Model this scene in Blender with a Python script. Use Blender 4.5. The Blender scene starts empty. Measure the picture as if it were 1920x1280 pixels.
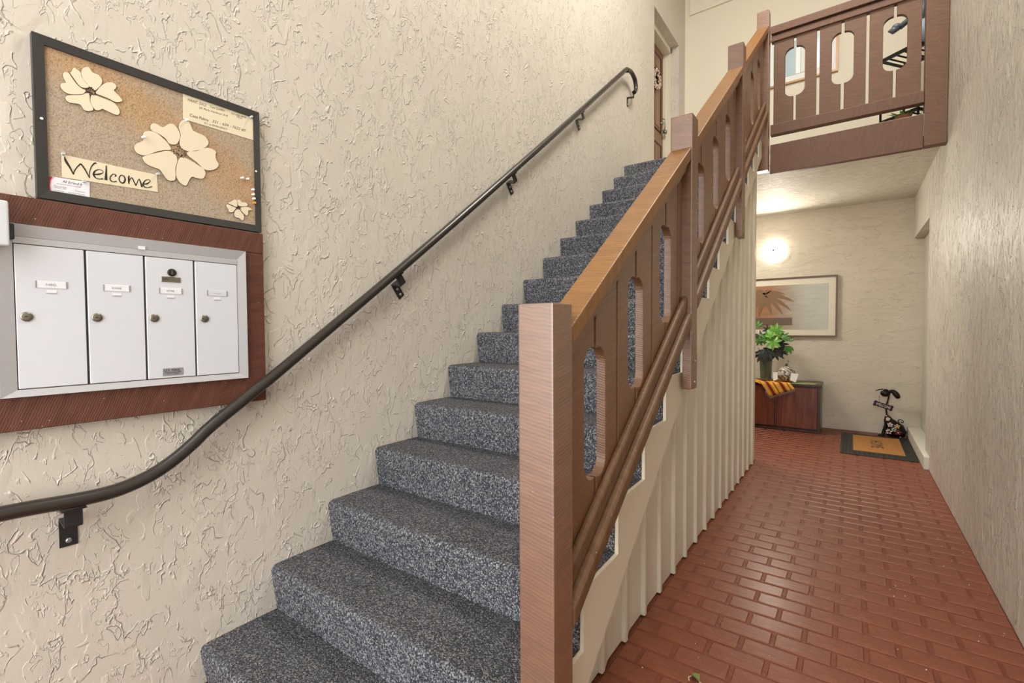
import bpy, bmesh, math, random
from mathutils import Vector, Matrix, noise
random.seed(7)
SC = bpy.context.scene
COL = SC.collection
# ---------------------------------------------------------------- camera
CAM_O = Vector((1.94238, 0.0, 1.31845))
RT = Vector((0.81101571, 0.58499312, -0.00604712))
UP = Vector((-0.01222286, 0.02727785, 0.99955316))
FW = Vector((-0.58489668, 0.8105794, -0.02927306))
FPX = 882.275
cd = bpy.data.cameras.new('camera'); cam = bpy.data.objects.new('camera', cd); COL.objects.link(cam)
cd.sensor_width = 36.0; cd.lens = FPX / 1920 * 36.0; cd.clip_start = 0.02; cd.clip_end = 200
m = Matrix.Identity(4)
for i in range(3):
    m[i][0] = RT[i]; m[i][1] = UP[i]; m[i][2] = -FW[i]; m[i][3] = CAM_O[i]
cam.matrix_world = m
SC.camera = cam
# ---------------------------------------------------------------- world, light, exposure
SKY = 3.7
w = bpy.data.worlds.new('sky'); SC.world = w; w.use_nodes = True
nt = w.node_tree; nt.nodes.clear()
wo = nt.nodes.new('ShaderNodeOutputWorld'); bg = nt.nodes.new('ShaderNodeBackground')
bg.inputs[0].default_value = (0.97, 0.98, 1.0, 1); bg.inputs[1].default_value = SKY
nt.links.new(bg.outputs[0], wo.inputs[0])
vs = SC.view_settings
vs.view_transform = 'Standard'; vs.look = 'None'; vs.exposure = 0.0; vs.gamma = 1.0; vs.use_curve_mapping = False

def area(name, loc, rot, sx, sy, power, col=(1, 1, 1)):
    l = bpy.data.lights.new(name, 'AREA'); l.shape = 'RECTANGLE'; l.size = sx; l.size_y = sy
    l.energy = power; l.color = col
    o = bpy.data.objects.new(name, l); COL.objects.link(o); o.location = loc; o.rotation_euler = rot
    return o
# daylight of the open front of the breezeway
area('daylight_front', (1.3, -1.75, 2.0), (math.radians(88), 0, 0), 2.5, 3.4, 55, (1.0, 0.985, 0.96))
# unseen overhead lamp, set and tilted to brighten stairs and left wall
area('overhead_lamp', (1.75, 3.3, 6.2), (0, math.radians(14), 0), 1.1, 1.1, 165, (1.0, 0.95, 0.87))
# unseen light added in the bay to brighten the corridor end
area('bay_fill', (0.2, 6.1, 2.78), (0, math.radians(-12), 0), 0.45, 0.45, 40, (1.0, 0.95, 0.86))

# ---------------------------------------------------------------- material helpers
class N:
    def __init__(s, name):
        s.m = bpy.data.materials.new(name); s.m.use_nodes = True
        s.t = s.m.node_tree; s.t.nodes.clear()
        s.out = s.n('ShaderNodeOutputMaterial'); s.b = s.n('ShaderNodeBsdfPrincipled')
        s.l(s.b.outputs[0], s.out.inputs[0])
        s.tc = s.n('ShaderNodeTexCoord')
    def n(s, t, **k):
        x = s.t.nodes.new(t)
        for a, b in k.items(): setattr(x, a, b)
        return x
    def l(s, a, b): s.t.links.new(a, b)
    def map(s, sc=(1, 1, 1), rot=(0, 0, 0), src='Object'):
        x = s.n('ShaderNodeMapping'); s.l(s.tc.outputs[src], x.inputs[0])
        x.inputs['Scale'].default_value = sc; x.inputs['Rotation'].default_value = rot
        return x.outputs[0]
    def noise(s, v, scale, detail=2, rough=.5, dist=0.0):
        x = s.n('ShaderNodeTexNoise'); s.l(v, x.inputs['Vector'])
        x.inputs['Scale'].default_value = scale; x.inputs['Detail'].default_value = detail
        x.inputs['Roughness'].default_value = rough; x.inputs['Distortion'].default_value = dist
        return x.outputs['Fac']
    def vor(s, v, scale, feat='F1', out='Distance'):
        x = s.n('ShaderNodeTexVoronoi', feature=feat); s.l(v, x.inputs['Vector'])
        x.inputs['Scale'].default_value = scale
        return x.outputs[out]
    def wave(s, v, scale, dist=2, detail=2, dscale=1, dirn='X', typ='BANDS', prof='SIN'):
        x = s.n('ShaderNodeTexWave', wave_type=typ, bands_direction=dirn, wave_profile=prof)
        s.l(v, x.inputs['Vector']); x.inputs['Scale'].default_value = scale
        x.inputs['Distortion'].default_value = dist; x.inputs['Detail'].default_value = detail
        x.inputs['Detail Scale'].default_value = dscale
        return x.outputs['Fac']
    def ramp(s, f, pts, interp='LINEAR'):
        x = s.n('ShaderNodeValToRGB'); s.l(f, x.inputs[0]); r = x.color_ramp; r.interpolation = interp
        while len(r.elements) < len(pts): r.elements.new(0.5)
        for e, (p, c) in zip(r.elements, pts):
            e.position = p; e.color = (c[0], c[1], c[2], 1) if not isinstance(c, (int, float)) else (c, c, c, 1)
        return x.outputs[0]
    def math(s, op, a, b=None, c=None):
        x = s.n('ShaderNodeMath', operation=op)
        for i, v in enumerate((a, b, c)):
            if v is None: continue
            if isinstance(v, (int, float)): x.inputs[i].default_value = v
            else: s.l(v, x.inputs[i])
        return x.outputs[0]
    def mix(s, f, a, b, bt='MIX'):
        x = s.n('ShaderNodeMix', data_type='RGBA', blend_type=bt)
        if isinstance(f, (int, float)): x.inputs[0].default_value = f
        else: s.l(f, x.inputs[0])
        for i, v in ((6, a), (7, b)):
            if isinstance(v, tuple): x.inputs[i].default_value = (v[0], v[1], v[2], 1)
            else: s.l(v, x.inputs[i])
        return x.outputs[2]
    def col(s, c):
        if isinstance(c, tuple): s.b.inputs['Base Color'].default_value = (c[0], c[1], c[2], 1)
        else: s.l(c, s.b.inputs['Base Color'])
    def rough(s, r, spec=None, metal=0.0):
        if isinstance(r, (int, float)): s.b.inputs['Roughness'].default_value = r
        else: s.l(r, s.b.inputs['Roughness'])
        if spec is not None: s.b.inputs['Specular IOR Level'].default_value = spec
        s.b.inputs['Metallic'].default_value = metal
    def bump(s, h, dist, strength=1.0):
        x = s.n('ShaderNodeBump'); x.inputs['Strength'].default_value = strength
        x.inputs['Distance'].default_value = dist; s.l(h, x.inputs['Height'])
        s.l(x.outputs[0], s.b.inputs['Normal'])

def srgb(r, g, b):
    def f(c):
        c /= 255.0
        return c / 12.92 if c <= 0.04045 else ((c + 0.055) / 1.055) ** 2.4
    return (f(r), f(g), f(b))

def flat(name, c, rough=.5, metal=0.0, spec=.5):
    q = N(name); q.col(c); q.rough(rough, spec, metal); return q.m

def stucco(name, c1, c2, dens=1.0, depth=.006, stretch=(1, 1, 1), rough=.62, ridge_col=None):
    q = N(name)
    v = q.map(stretch)
    # skip-trowel plaster: raised worm-like ridges, one-sided steps and fine grit
    a = q.noise(v, 7 * dens, 2.5, .5, .55)
    ra = q.math('ABSOLUTE', q.math('SUBTRACT', a, .5))
    ridge1 = q.ramp(ra, [(0.0, 1.0), (0.006, .7), (0.018, 0.0)])
    m1 = q.ramp(q.noise(v, 6.5 * dens, 3, .6, .4), [(.49, 0.0), (.55, 1.0)])
    r1 = q.math('MULTIPLY', ridge1, m1)
    b = q.noise(v, 15 * dens, 2.5, .5, .7)
    rb = q.math('ABSOLUTE', q.math('SUBTRACT', b, .52))
    ridge2 = q.ramp(rb, [(0.0, 1.0), (0.010, .6), (0.025, 0.0)])
    m2 = q.ramp(q.noise(v, 5 * dens + 3, 3, .6, .8), [(.49, 0.0), (.56, 1.0)])
    r2 = q.math('MULTIPLY', ridge2, m2)
    st = q.ramp(a, [(.47, 0.0), (.50, 1.0)])
    st = q.math('MULTIPLY', st, q.ramp(q.noise(v, 4 * dens, 2), [(.45, 0.0), (.6, 1.0)]))
    h = q.math('ADD', q.math('MULTIPLY', r1, .7), q.math('MULTIPLY', r2, .4))
    h = q.math('ADD', h, q.math('MULTIPLY', st, .28))
    h = q.math('ADD', h, q.math('MULTIPLY', q.noise(v, 60, 3), .10))
    h = q.math('ADD', h, q.math('MULTIPLY', q.noise(v, 3, 1), .8))
    q.bump(h, depth)
    c = q.mix(q.ramp(q.noise(q.map(), 1.7, 3), [(.3, 0.0), (.7, 1.0)]), c1, c2)
    if ridge_col: c = q.mix(q.math('MINIMUM', q.math('MULTIPLY', q.math('ADD', r1, r2), .8), 1.0), c, ridge_col)  # lighter ridges: light catching the relief is put into the colour
    q.col(c)
    q.rough(rough, .35)
    return q.m

def sawn(name, c_lo, c_hi, ax, rough=.38, freq=38, depth=.0016, specks=True, slant=.22, coat=.3):
    """painted rough-sawn timber; ax = axis along the board length"""
    q = N(name)
    rot = {'X': (0, 0, 0), 'Y': (0, 0, 0), 'Z': (0, 0, 0)}[ax]
    sep = q.n('ShaderNodeSeparateXYZ'); q.l(q.tc.outputs['Object'], sep.inputs[0])
    L, A, B = {'X': (0, 1, 2), 'Y': (1, 0, 2), 'Z': (2, 0, 1)}[ax]
    t = q.math('ADD', sep.outputs[L], q.math('MULTIPLY', sep.outputs[A], slant))
    t = q.math('ADD', t, q.math('MULTIPLY', sep.outputs[B], -slant * 1.3))
    cmb = q.n('ShaderNodeCombineXYZ'); q.l(t, cmb.inputs[0])
    q.l(q.math('MULTIPLY', sep.outputs[A], 2.0), cmb.inputs[1]); q.l(q.math('MULTIPLY', sep.outputs[B], 2.0), cmb.inputs[2])
    wv = q.wave(cmb.outputs[0], freq, 3.5, 3, .5)
    n1 = q.n('ShaderNodeMapping'); q.l(cmb.outputs[0], n1.inputs[0]); n1.inputs['Scale'].default_value = (60, 5, 5)
    cut = q.noise(n1.outputs[0], 1.0, 3, .6)
    fine = q.noise(q.map(), 260, 2)
    h = q.math('ADD', q.math('MULTIPLY', wv, .25), q.math('MULTIPLY', cut, .9))
    h = q.math('ADD', h, q.math('MULTIPLY', fine, .12))
    q.bump(h, depth)
    c = q.mix(q.ramp(cut, [(.35, 0.0), (.65, 1.0)]), c_lo, c_hi)
    if specks:
        sp = q.ramp(q.vor(q.map(), 46), [(0.0, 1.0), (0.045, 1.0), (0.06, 0.0)], 'CONSTANT')
        sp = q.math('MULTIPLY', sp, q.ramp(q.noise(q.map(), 24, 1), [(.58, 0.0), (.6, 1.0)]))
        c = q.mix(sp, c, srgb(205, 185, 165))
    q.col(c)
    q.rough(rough, .4 if coat < .1 else .7)
    q.b.inputs['Coat Weight'].default_value = coat; q.b.inputs['Coat Roughness'].default_value = .42; q.b.inputs['Coat IOR'].default_value = 1.7 if coat < .5 else 2.1
    return q.m

# ---------------------------------------------------------------- materials
M = {}
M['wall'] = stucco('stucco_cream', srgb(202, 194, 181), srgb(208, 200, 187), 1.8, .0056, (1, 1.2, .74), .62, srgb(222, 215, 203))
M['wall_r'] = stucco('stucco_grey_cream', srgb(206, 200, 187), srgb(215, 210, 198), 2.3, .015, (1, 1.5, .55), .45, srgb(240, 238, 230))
M['wall_b'] = stucco('stucco_back', srgb(206, 196, 176), srgb(214, 204, 186), 1.5, .0035, (.5, 1, 1.6))
M['ceil'] = stucco('ceiling_white', srgb(222, 216, 200), srgb(230, 225, 212), 2.6, .008, (1, 2.5, 1))
M['smooth'] = flat('smooth_cream_paint', srgb(224, 216, 196), .55)
q = N('cream_board_paint')
q.col(q.mix(q.ramp(q.noise(q.map((1, 1, 1)), 5, 4), [(.35, 0.0), (.7, 1.0)]), srgb(216, 208, 188), srgb(224, 217, 198)))
q.bump(q.noise(q.map((1, 60, 6)), 2, 3), .0012); q.rough(.38, .5); M['board'] = q.m
q = N('cream_stringer_paint'); q.col(srgb(222, 212, 190)); q.bump(q.noise(q.map(), 60, 3), .0006); q.rough(.42); M['stringer'] = q.m

BL, BH = srgb(108, 72, 46), srgb(122, 83, 54)
for ax in 'XYZ':
    M['w' + ax] = sawn('brown_sawn_timber_' + ax.lower(), BL, BH, ax)
M['post'] = sawn('brown_sawn_post', srgb(112, 77, 55), srgb(126, 88, 64), 'Z', .38, 30, .0012, True, .16, .7)
M['low'] = sawn('dusty_brown_lower_rail', srgb(98, 68, 44), srgb(112, 82, 58), 'Y', .5, 20, .0012, True, .1, .06)
M['rail'] = sawn('golden_brown_handrail', srgb(120, 81, 40), srgb(138, 96, 50), 'Y', .42, 26, .0014, True, .1, .06)  # golden tone: warm light from above is put into the handrail colour
M['balc'] = sawn('dark_brown_sawn_board', srgb(96, 66, 46), srgb(107, 75, 54), 'Z', .55, 42, .0010, True, .2, .04)
M['balcX'] = sawn('dark_brown_sawn_beam', srgb(94, 64, 46), srgb(105, 73, 54), 'X', .55, 30, .0008, True, .2, .04)
M['surrY'] = sawn('red_brown_sawn_board', srgb(88, 52, 40), srgb(102, 63, 50), 'Y', .5, 48, .0013, True, .30, .05)
M['surrZ'] = sawn('red_brown_sawn_upright', srgb(88, 52, 40), srgb(100, 61, 49), 'Z', .5, 8, .0014, True, .1, .05)

q = N('grey_blue_loop_carpet')
v = q.map((1, 1, .8))
vr = q.n('ShaderNodeTexVoronoi', feature='F1'); rotv = q.map((1, 1, .8), (.5, .35, .6)); q.l(rotv, vr.inputs['Vector']); vr.inputs['Scale'].default_value = 230; vr.inputs['Randomness'].default_value = .62
cell = vr.outputs['Color']; d = vr.outputs['Distance']
g = q.n('ShaderNodeRGBToBW'); q.l(cell, g.inputs[0])
c = q.ramp(g.outputs[0], [(.10, srgb(28, 30, 38)), (.36, srgb(62, 65, 74)), (.55, srgb(102, 104, 111)), (.78, srgb(168, 168, 168)), (.95, srgb(218, 217, 213))])
c = q.mix(.30, c, q.ramp(q.noise(q.map(), 5, 4), [(.3, srgb(78, 80, 86)), (.7, srgb(108, 110, 118))]))
# darker, brownish tone on the upward-facing treads
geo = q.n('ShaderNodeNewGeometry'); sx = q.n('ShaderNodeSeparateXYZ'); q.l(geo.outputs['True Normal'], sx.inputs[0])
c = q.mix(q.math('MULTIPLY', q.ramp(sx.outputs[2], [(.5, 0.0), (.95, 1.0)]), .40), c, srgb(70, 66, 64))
q.col(c); q.rough(.95, .1)
hh = q.math('SUBTRACT', q.noise(q.map(), 120, 2), q.math('MULTIPLY', d, 1.4))
q.bump(hh, .004); M['carpet'] = q.m

def brickmat(name, a, b_, worn, base=False):
    q = N(name)
    inf = q.n('ShaderNodeObjectInfo')
    c = q.mix(q.ramp(q.noise(q.map(), 7, 4, .6), [(.35, 0.0), (.65, 1.0)]), a, b_)
    c = q.mix(q.math('MULTIPLY', inf.outputs['Random'], .22), c, srgb(124, 74, 50))
    sm = q.map((3, 18, 3))
    if not base:
        dirt = q.ramp(q.noise(sm, 2.2, 5, .65), [(.52, 0.0), (.72, 1.0)])
        c = q.mix(q.math('MULTIPLY', dirt, .45), c, worn)
    q.col(c)
    q.rough(q.ramp(q.noise(sm, 3.5, 4, .6), [(.3, .36), (.7, .6)]), .4)
    q.b.inputs['Coat Weight'].default_value = .0 if base else .22; q.b.inputs['Coat Roughness'].default_value = .26; q.b.inputs['Coat IOR'].default_value = 1.6
    q.bump(q.math('ADD', q.noise(q.map(), 90, 3), q.math('MULTIPLY', q.noise(q.map(), 18, 2), 1.5)), .0022)
    return q.m
M['brick'] = brickmat('red_painted_brick', srgb(112, 52, 28), srgb(124, 64, 36), srgb(74, 50, 34))
M['joint'] = brickmat('red_painted_joint', srgb(98, 43, 25), srgb(108, 50, 30), srgb(110, 60, 40), True)

M['pipe'] = flat('dark_bronze_paint', srgb(50, 45, 40), .28)
M['bracket'] = flat('black_steel', srgb(38, 37, 38), .4)
M['zinc'] = flat('zinc_screw', srgb(170, 170, 172), .3, .8)
M['alu'] = flat('grey_aluminium_frame', srgb(196, 196, 200), .38, .35)
M['doorwhite'] = flat('white_enamel', srgb(213, 215, 221), .35)
M['seam'] = flat('dark_seam', srgb(70, 70, 74), .7)
M['lock'] = flat('nickel_lock', srgb(150, 145, 132), .3, .9)
M['lockdark'] = flat('dark_keyway', srgb(25, 24, 22), .5)
M['plate'] = flat('grey_embossed_plate', srgb(158, 158, 164), .4, .3)
M['ink'] = flat('dark_ink', srgb(44, 36, 30), .7)
M['inkred'] = flat('red_ink', srgb(176, 50, 62), .6)
M['pink'] = flat('pink_ink', srgb(238, 168, 176), .6)
M['greyink'] = flat('grey_ink', srgb(120, 120, 128), .6)
M['card'] = flat('white_card', srgb(232, 232, 236), .5)
M['paper'] = flat('cream_paper', srgb(226, 214, 184), .6)
M['petal'] = flat('cream_petal_card', srgb(228, 214, 186), .55)
M['outline'] = flat('brown_outline', srgb(96, 80, 66), .6)
M['blackframe'] = flat('black_frame', srgb(52, 50, 48), .45)
M['pinwhite'] = flat('white_pin', srgb(240, 240, 240), .3)
M['pinyellow'] = flat('yellow_pin', srgb(214, 160, 50), .35)
M['pinclear'] = flat('clear_pin', srgb(190, 200, 196), .2)
q = N('banded_cork')
so = q.n('ShaderNodeSeparateXYZ'); q.l(q.tc.outputs['Object'], so.inputs[0])
tt = q.math('ADD', so.outputs[2], q.math('MULTIPLY', so.outputs[1], .55)); tt = q.math('ADD', tt, q.math('MULTIPLY', q.noise(q.map(), 8, 4), .14))
base = q.ramp(tt, [(.24, srgb(166, 152, 134)), (.33, srgb(180, 142, 100)), (.42, srgb(178, 136, 92)), (.50, srgb(168, 150, 128))])  # grey and brown bands cross the cork diagonally
sp = q.ramp(q.noise(q.map(), 240, 2, .6), [(.34, srgb(104, 86, 68)), (.46, srgb(176, 156, 130)), (.68, srgb(202, 184, 158))])
q.col(q.mix(.42, base, sp)); q.rough(.8, .2); q.bump(q.noise(q.map(), 200, 2), .0015); M['cork'] = q.m
M['boxgrey'] = flat('pale_grey_plastic', srgb(208, 210, 214), .4)
M['boxdark'] = flat('dark_green_plastic', srgb(36, 50, 46), .25)

def wood(name, a, b_, ax='Z', rough=.3):
    q = N(name)
    sc = {'Z': (9, 9, .8), 'Y': (9, .8, 9), 'X': (.8, 9, 9)}[ax]
    f = q.noise(q.map(sc), 1.6, 5, .65, 1.0)
    q.col(q.mix(q.ramp(f, [(.3, 0.0), (.7, 1.0)]), a, b_)); q.rough(rough)
    q.bump(f, .0006); return q.m
M['cab'] = wood('dark_walnut', srgb(74, 34, 22), srgb(136, 72, 46))
M['cabdark'] = wood('dark_walnut_edge', srgb(50, 28, 20), srgb(78, 46, 32))
M['door'] = wood('brown_stained_door', srgb(118, 84, 60), srgb(150, 112, 84), 'Z', .4)
M['goldframe'] = flat('bronze_picture_frame', srgb(104, 84, 62), .4, .3)
M['mat_board'] = flat('ivory_mount', srgb(226, 218, 198), .7)
M['brass'] = flat('brass_frame', srgb(158, 124, 84), .4, .3)
M['whitemount'] = flat('white_mount', srgb(238, 238, 236), .7)
M['glassblue'] = flat('pale_blue_print', srgb(176, 200, 208), .2)
M['printpale'] = flat('pale_print_shape', srgb(222, 220, 212), .4)
M['printwhite'] = flat('white_print_shape', srgb(242, 244, 246), .4)
q = N('sunset_beach_print')
sp_ = q.n('ShaderNodeSeparateXYZ'); q.l(q.tc.outputs['Object'], sp_.inputs[0])
gx = q.math('ADD', sp_.outputs[0], q.math('MULTIPLY', q.noise(q.map(), 4, 4), .12))
cc = q.ramp(q.math('MULTIPLY_ADD', gx, 1.2, .42), [(.30, srgb(160, 106, 66)), (.45, srgb(164, 134, 112)), (.62, srgb(172, 162, 146)), (.8, srgb(186, 190, 176))])
q.col(q.mix(.2, cc, q.ramp(q.noise(q.map((2, 2, 9)), 3, 4), [(.3, srgb(130, 112, 96)), (.7, srgb(196, 190, 172))])))
q.rough(.3); M['print'] = q.m
M['palm'] = flat('printed_palm_shadow', srgb(130, 102, 74), .4)
M['printsea'] = flat('printed_sea_band', srgb(112, 90, 76), .4)

M['leafB'] = flat('bright_green_leaf', srgb(96, 160, 44), .4)
M['leafM'] = flat('mid_green_leaf', srgb(70, 122, 40), .42)
M['leafD'] = flat('dark_green_leaf', srgb(26, 34, 20), .4)
M['stem'] = flat('plant_stem', srgb(70, 80, 40), .6)
q = N('grey_green_glass'); q.col(srgb(150, 156, 132)); q.rough(.08); q.b.inputs['Transmission Weight'].default_value = .75
q.b.inputs['IOR'].default_value = 1.45; M['glass'] = q.m
M['water'] = flat('dark_vase_water', srgb(44, 44, 36), .2)
q = N('swirled_silver_glaze'); f = q.wave(q.map(), 9, 9, 3, 2, 'DIAGONAL')
q.col(q.mix(f, srgb(92, 82, 72), srgb(214, 206, 196))); q.rough(.3, .6, .1); q.bump(f, .003); M['silver'] = q.m
M['white'] = flat('white_paper_card', srgb(232, 230, 226), .6)
def stripes(name):
    q = N(name); s = q.n('ShaderNodeSeparateXYZ'); q.l(q.tc.outputs['Object'], s.inputs[0])
    t = q.math('ADD', s.outputs[0], q.math('MULTIPLY', s.outputs[2], .55))
    t = q.math('ADD', t, q.math('MULTIPLY', s.outputs[1], .45))
    t = q.math('FRACT', q.math('ADD', q.math('MULTIPLY', t, 6.6), 10.0))
    Yw, Or, Rd, Dk = srgb(222, 168, 74), srgb(204, 132, 56), srgb(140, 52, 34), srgb(84, 50, 40)
    c = q.ramp(t, [(0, Yw), (.26, Or), (.34, Rd), (.44, Dk), (.50, Rd), (.58, Or), (.66, Yw), (.88, Rd), (.95, Or)], 'CONSTANT')
    q.col(c); q.rough(.9, .1); q.bump(q.noise(q.map(), 240, 1), .001); return q.m
M['runner'] = stripes('striped_woven_cloth')
M['fringe'] = flat('pale_fringe', srgb(190, 180, 165), .9)
M['greencloth'] = flat('sage_green_cloth', srgb(112, 124, 70), .85)
M['creamcloth'] = flat('cream_cloth_edge', srgb(206, 196, 160), .85)
M['coir'] = None
q = N('coir'); q.col(q.mix(q.noise(q.map(), 150, 2), srgb(150, 102, 58), srgb(186, 136, 84))); q.rough(.95, .1); q.bump(q.noise(q.map(), 300, 1), .003); M['coir'] = q.m
M['rubber'] = flat('black_rubber', srgb(40, 42, 38), .6)
M['rubberhi'] = flat('raised_black_rubber', srgb(28, 28, 26), .45)
M['dogmetal'] = flat('dark_bronze_metal', srgb(34, 26, 22), .35, .5)
M['gemw'] = flat('white_mosaic_glass', srgb(236, 214, 210), .15)
M['gemp'] = flat('red_mosaic_glass', srgb(140, 40, 48), .15)
M['gemy'] = flat('amber_mosaic_glass', srgb(220, 176, 100), .15)
M['gemt'] = flat('pale_teal_mosaic_glass', srgb(170, 190, 172), .15)
M['signw'] = flat('sign_lettering', srgb(225, 220, 205), .5)
M['bird'] = flat('slate_grey_ceramic', srgb(96, 108, 116), .35)
M['birdb'] = flat('pale_blue_grey_ceramic', srgb(164, 182, 198), .4)
M['blackwire'] = flat('black_iron', srgb(28, 27, 26), .45)
M['wreath'] = flat('dusty_pink_blossom', srgb(214, 190, 176), .8)
M['wreathd'] = flat('brown_twig', srgb(84, 60, 48), .8)
M['terracotta'] = flat('terracotta_pot', srgb(150, 92, 64), .8)
M['concrete'] = flat('pale_concrete', srgb(176, 172, 164), .9)
M['greypaint'] = flat('pale_grey_painted_block', srgb(206, 202, 190), .6)
q = N('lit_glass_shade'); q.b.inputs['Emission Color'].default_value = (1, .93, .82, 1); q.b.inputs['Emission Strength'].default_value = 5
q.col((.9, .9, .88)); M['lamp'] = q.m
M['debris'] = flat('pale_leaf_litter', srgb(220, 196, 160), .8)
M['leaf_litter'] = flat('green_leaf_litter', srgb(110, 120, 60), .7)

# ---------------------------------------------------------------- geometry helpers
def worigin(o):
    v = Vector((0, 0, 0))
    while o is not None: v = v + Vector(o.location); o = o.parent
    return v
class MB:
    def __init__(s): s.v = []; s.f = []; s.mi = []; s.sm = []
    def add(s, vs, fs, mi=0, smooth=False):
        o = len(s.v); s.v += [tuple(x) for x in vs]
        for f in fs: s.f.append(tuple(i + o for i in f)); s.mi.append(mi); s.sm.append(smooth)
        return s
    def box(s, x0, x1, y0, y1, z0, z1, mi=0, skip=()):
        v = [(x, y, z) for x in (x0, x1) for y in (y0, y1) for z in (z0, z1)]
        f = [(0, 1, 3, 2), (4, 6, 7, 5), (0, 4, 5, 1), (2, 3, 7, 6), (0, 2, 6, 4), (1, 5, 7, 3)]
        return s.add(v, f, mi)
    def hexa(s, p, mi=0):   # 8 points, order as in box()
        return s.add(p, [(0, 1, 3, 2), (4, 6, 7, 5), (0, 4, 5, 1), (2, 3, 7, 6), (0, 2, 6, 4), (1, 5, 7, 3)], mi)
    def prism(s, pts, fn, a0, a1, mi=0):
        """pts 2D outline, fn(u,v,a)->xyz"""
        n = len(pts)
        v = [fn(p[0], p[1], a0) for p in pts] + [fn(p[0], p[1], a1) for p in pts]
        f = [tuple(range(n - 1, -1, -1)), tuple(range(n, 2 * n))] + [(i, (i + 1) % n, n + (i + 1) % n, n + i) for i in range(n)]
        return s.add(v, f, mi)
    def tube(s, pts, r, seg=10, mi=0, cap=True):
        pts = [Vector(p) for p in pts]; n = len(pts)
        rs = r if isinstance(r, (list, tuple)) else [r] * n
        t0 = (pts[1] - pts[0]).normalized()
        up = Vector((0, 0, 1)) if abs(t0.z) < .9 else Vector((1, 0, 0))
        a = t0.cross(up).normalized()
        V = []
        for i in range(n):
            t = (pts[min(i + 1, n - 1)] - pts[max(i - 1, 0)]).normalized()
            a = (a - t * a.dot(t)).normalized(); b = t.cross(a)
            for k in range(seg):
                th = 2 * math.pi * k / seg
                V.append(pts[i] + (a * math.cos(th) + b * math.sin(th)) * rs[i])
        F = []
        for i in range(n - 1):
            for k in range(seg):
                k2 = (k + 1) % seg
                F.append((i * seg + k, i * seg + k2, (i + 1) * seg + k2, (i + 1) * seg + k))
        s.add(V, F, mi, True)
        if cap:
            o = len(s.v) - n * seg
            s.f.append(tuple(o + k for k in range(seg - 1, -1, -1))); s.mi.append(mi); s.sm.append(False)
            s.f.append(tuple(o + (n - 1) * seg + k for k in range(seg))); s.mi.append(mi); s.sm.append(False)
        return s
    def lathe(s, prof, c, axis='Z', seg=20, mi=0):
        """prof [(r,h)]"""
        V = []
        for r, h in prof:
            for k in range(seg):
                th = 2 * math.pi * k / seg; a, b = r * math.cos(th), r * math.sin(th)
                V.append({'Z': (c[0] + a, c[1] + b, c[2] + h), 'X': (c[0] + h, c[1] + a, c[2] + b), 'Y': (c[0] + a, c[1] + h, c[2] + b)}[axis])
        F = []
        for i in range(len(prof) - 1):
            for k in range(seg):
                k2 = (k + 1) % seg; F.append((i * seg + k, i * seg + k2, (i + 1) * seg + k2, (i + 1) * seg + k))
        s.add(V, F, mi, True)
        o = len(s.v) - len(V)
        s.f.append(tuple(o + k for k in range(seg - 1, -1, -1))); s.mi.append(mi); s.sm.append(False)
        s.f.append(tuple(o + (len(prof) - 1) * seg + k for k in range(seg))); s.mi.append(mi); s.sm.append(False)
        return s
    def ell(s, c, r, seg=14, rings=8, mi=0, rot=None):
        V = []; F = []
        for i in range(rings + 1):
            ph = math.pi * i / rings
            for k in range(seg):
                th = 2 * math.pi * k / seg
                p = Vector((r[0] * math.sin(ph) * math.cos(th), r[1] * math.sin(ph) * math.sin(th), r[2] * math.cos(ph)))
                if rot: p = rot @ p
                V.append(Vector(c) + p)
        for i in range(rings):
            for k in range(seg):
                k2 = (k + 1) % seg; F.append((i * seg + k, (i + 1) * seg + k, (i + 1) * seg + k2, i * seg + k2))
        return s.add(V, F, mi, True)
    def mesh(s, name, mats, bevel=0, bseg=1, origin=Vector((0, 0, 0)), weld=True):
        me = bpy.data.meshes.new(name)
        me.from_pydata([(x[0] - origin[0], x[1] - origin[1], x[2] - origin[2]) for x in s.v], [], s.f)
        for p, mi, sm in zip(me.polygons, s.mi, s.sm): p.material_index = mi; p.use_smooth = sm
        for mt in (mats if isinstance(mats, (list, tuple)) else [mats]): me.materials.append(mt)
        bm = bmesh.new(); bm.from_mesh(me)
        if weld: bmesh.ops.remove_doubles(bm, verts=bm.verts, dist=1e-6)
        bmesh.ops.recalc_face_normals(bm, faces=bm.faces)
        if bevel > 0:
            es = [e for e in bm.edges if len(e.link_faces) == 2 and e.calc_face_angle(0) > .5]
            bmesh.ops.bevel(bm, geom=es, offset=bevel, segments=bseg, affect='EDGES', profile=.6, clamp_overlap=True)
        bm.to_mesh(me); bm.free()
        return me
    def build(s, name, mats, parent=None, bevel=0, bseg=1, origin=None, weld=True):
        wo_ = worigin(parent)
        org = Vector(origin) if origin is not None else wo_
        me = s.mesh(name, mats, bevel, bseg, org, weld)
        o = bpy.data.objects.new(name, me); COL.objects.link(o); o.parent = parent
        o.location = org - wo_
        return o
def link(name, me, parent, wloc):
    o = bpy.data.objects.new(name, me); COL.objects.link(o); o.parent = parent
    o.location = Vector(wloc) - worigin(parent); return o
def thing(name, loc, label, cat, group=None):
    o = bpy.data.objects.new(name, None); COL.objects.link(o); o.location = loc; o.empty_display_size = .1
    return tag(o, label, cat, group)
def tag(o, label, cat, group=None):
    o['label'] = label; o['category'] = cat
    if group: o['group'] = group
    return o
def struct(o): o['kind'] = 'structure'; return o
def stuff(o): o['kind'] = 'stuff'; return o
def bx(*a): return MB().box(*a)
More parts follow.
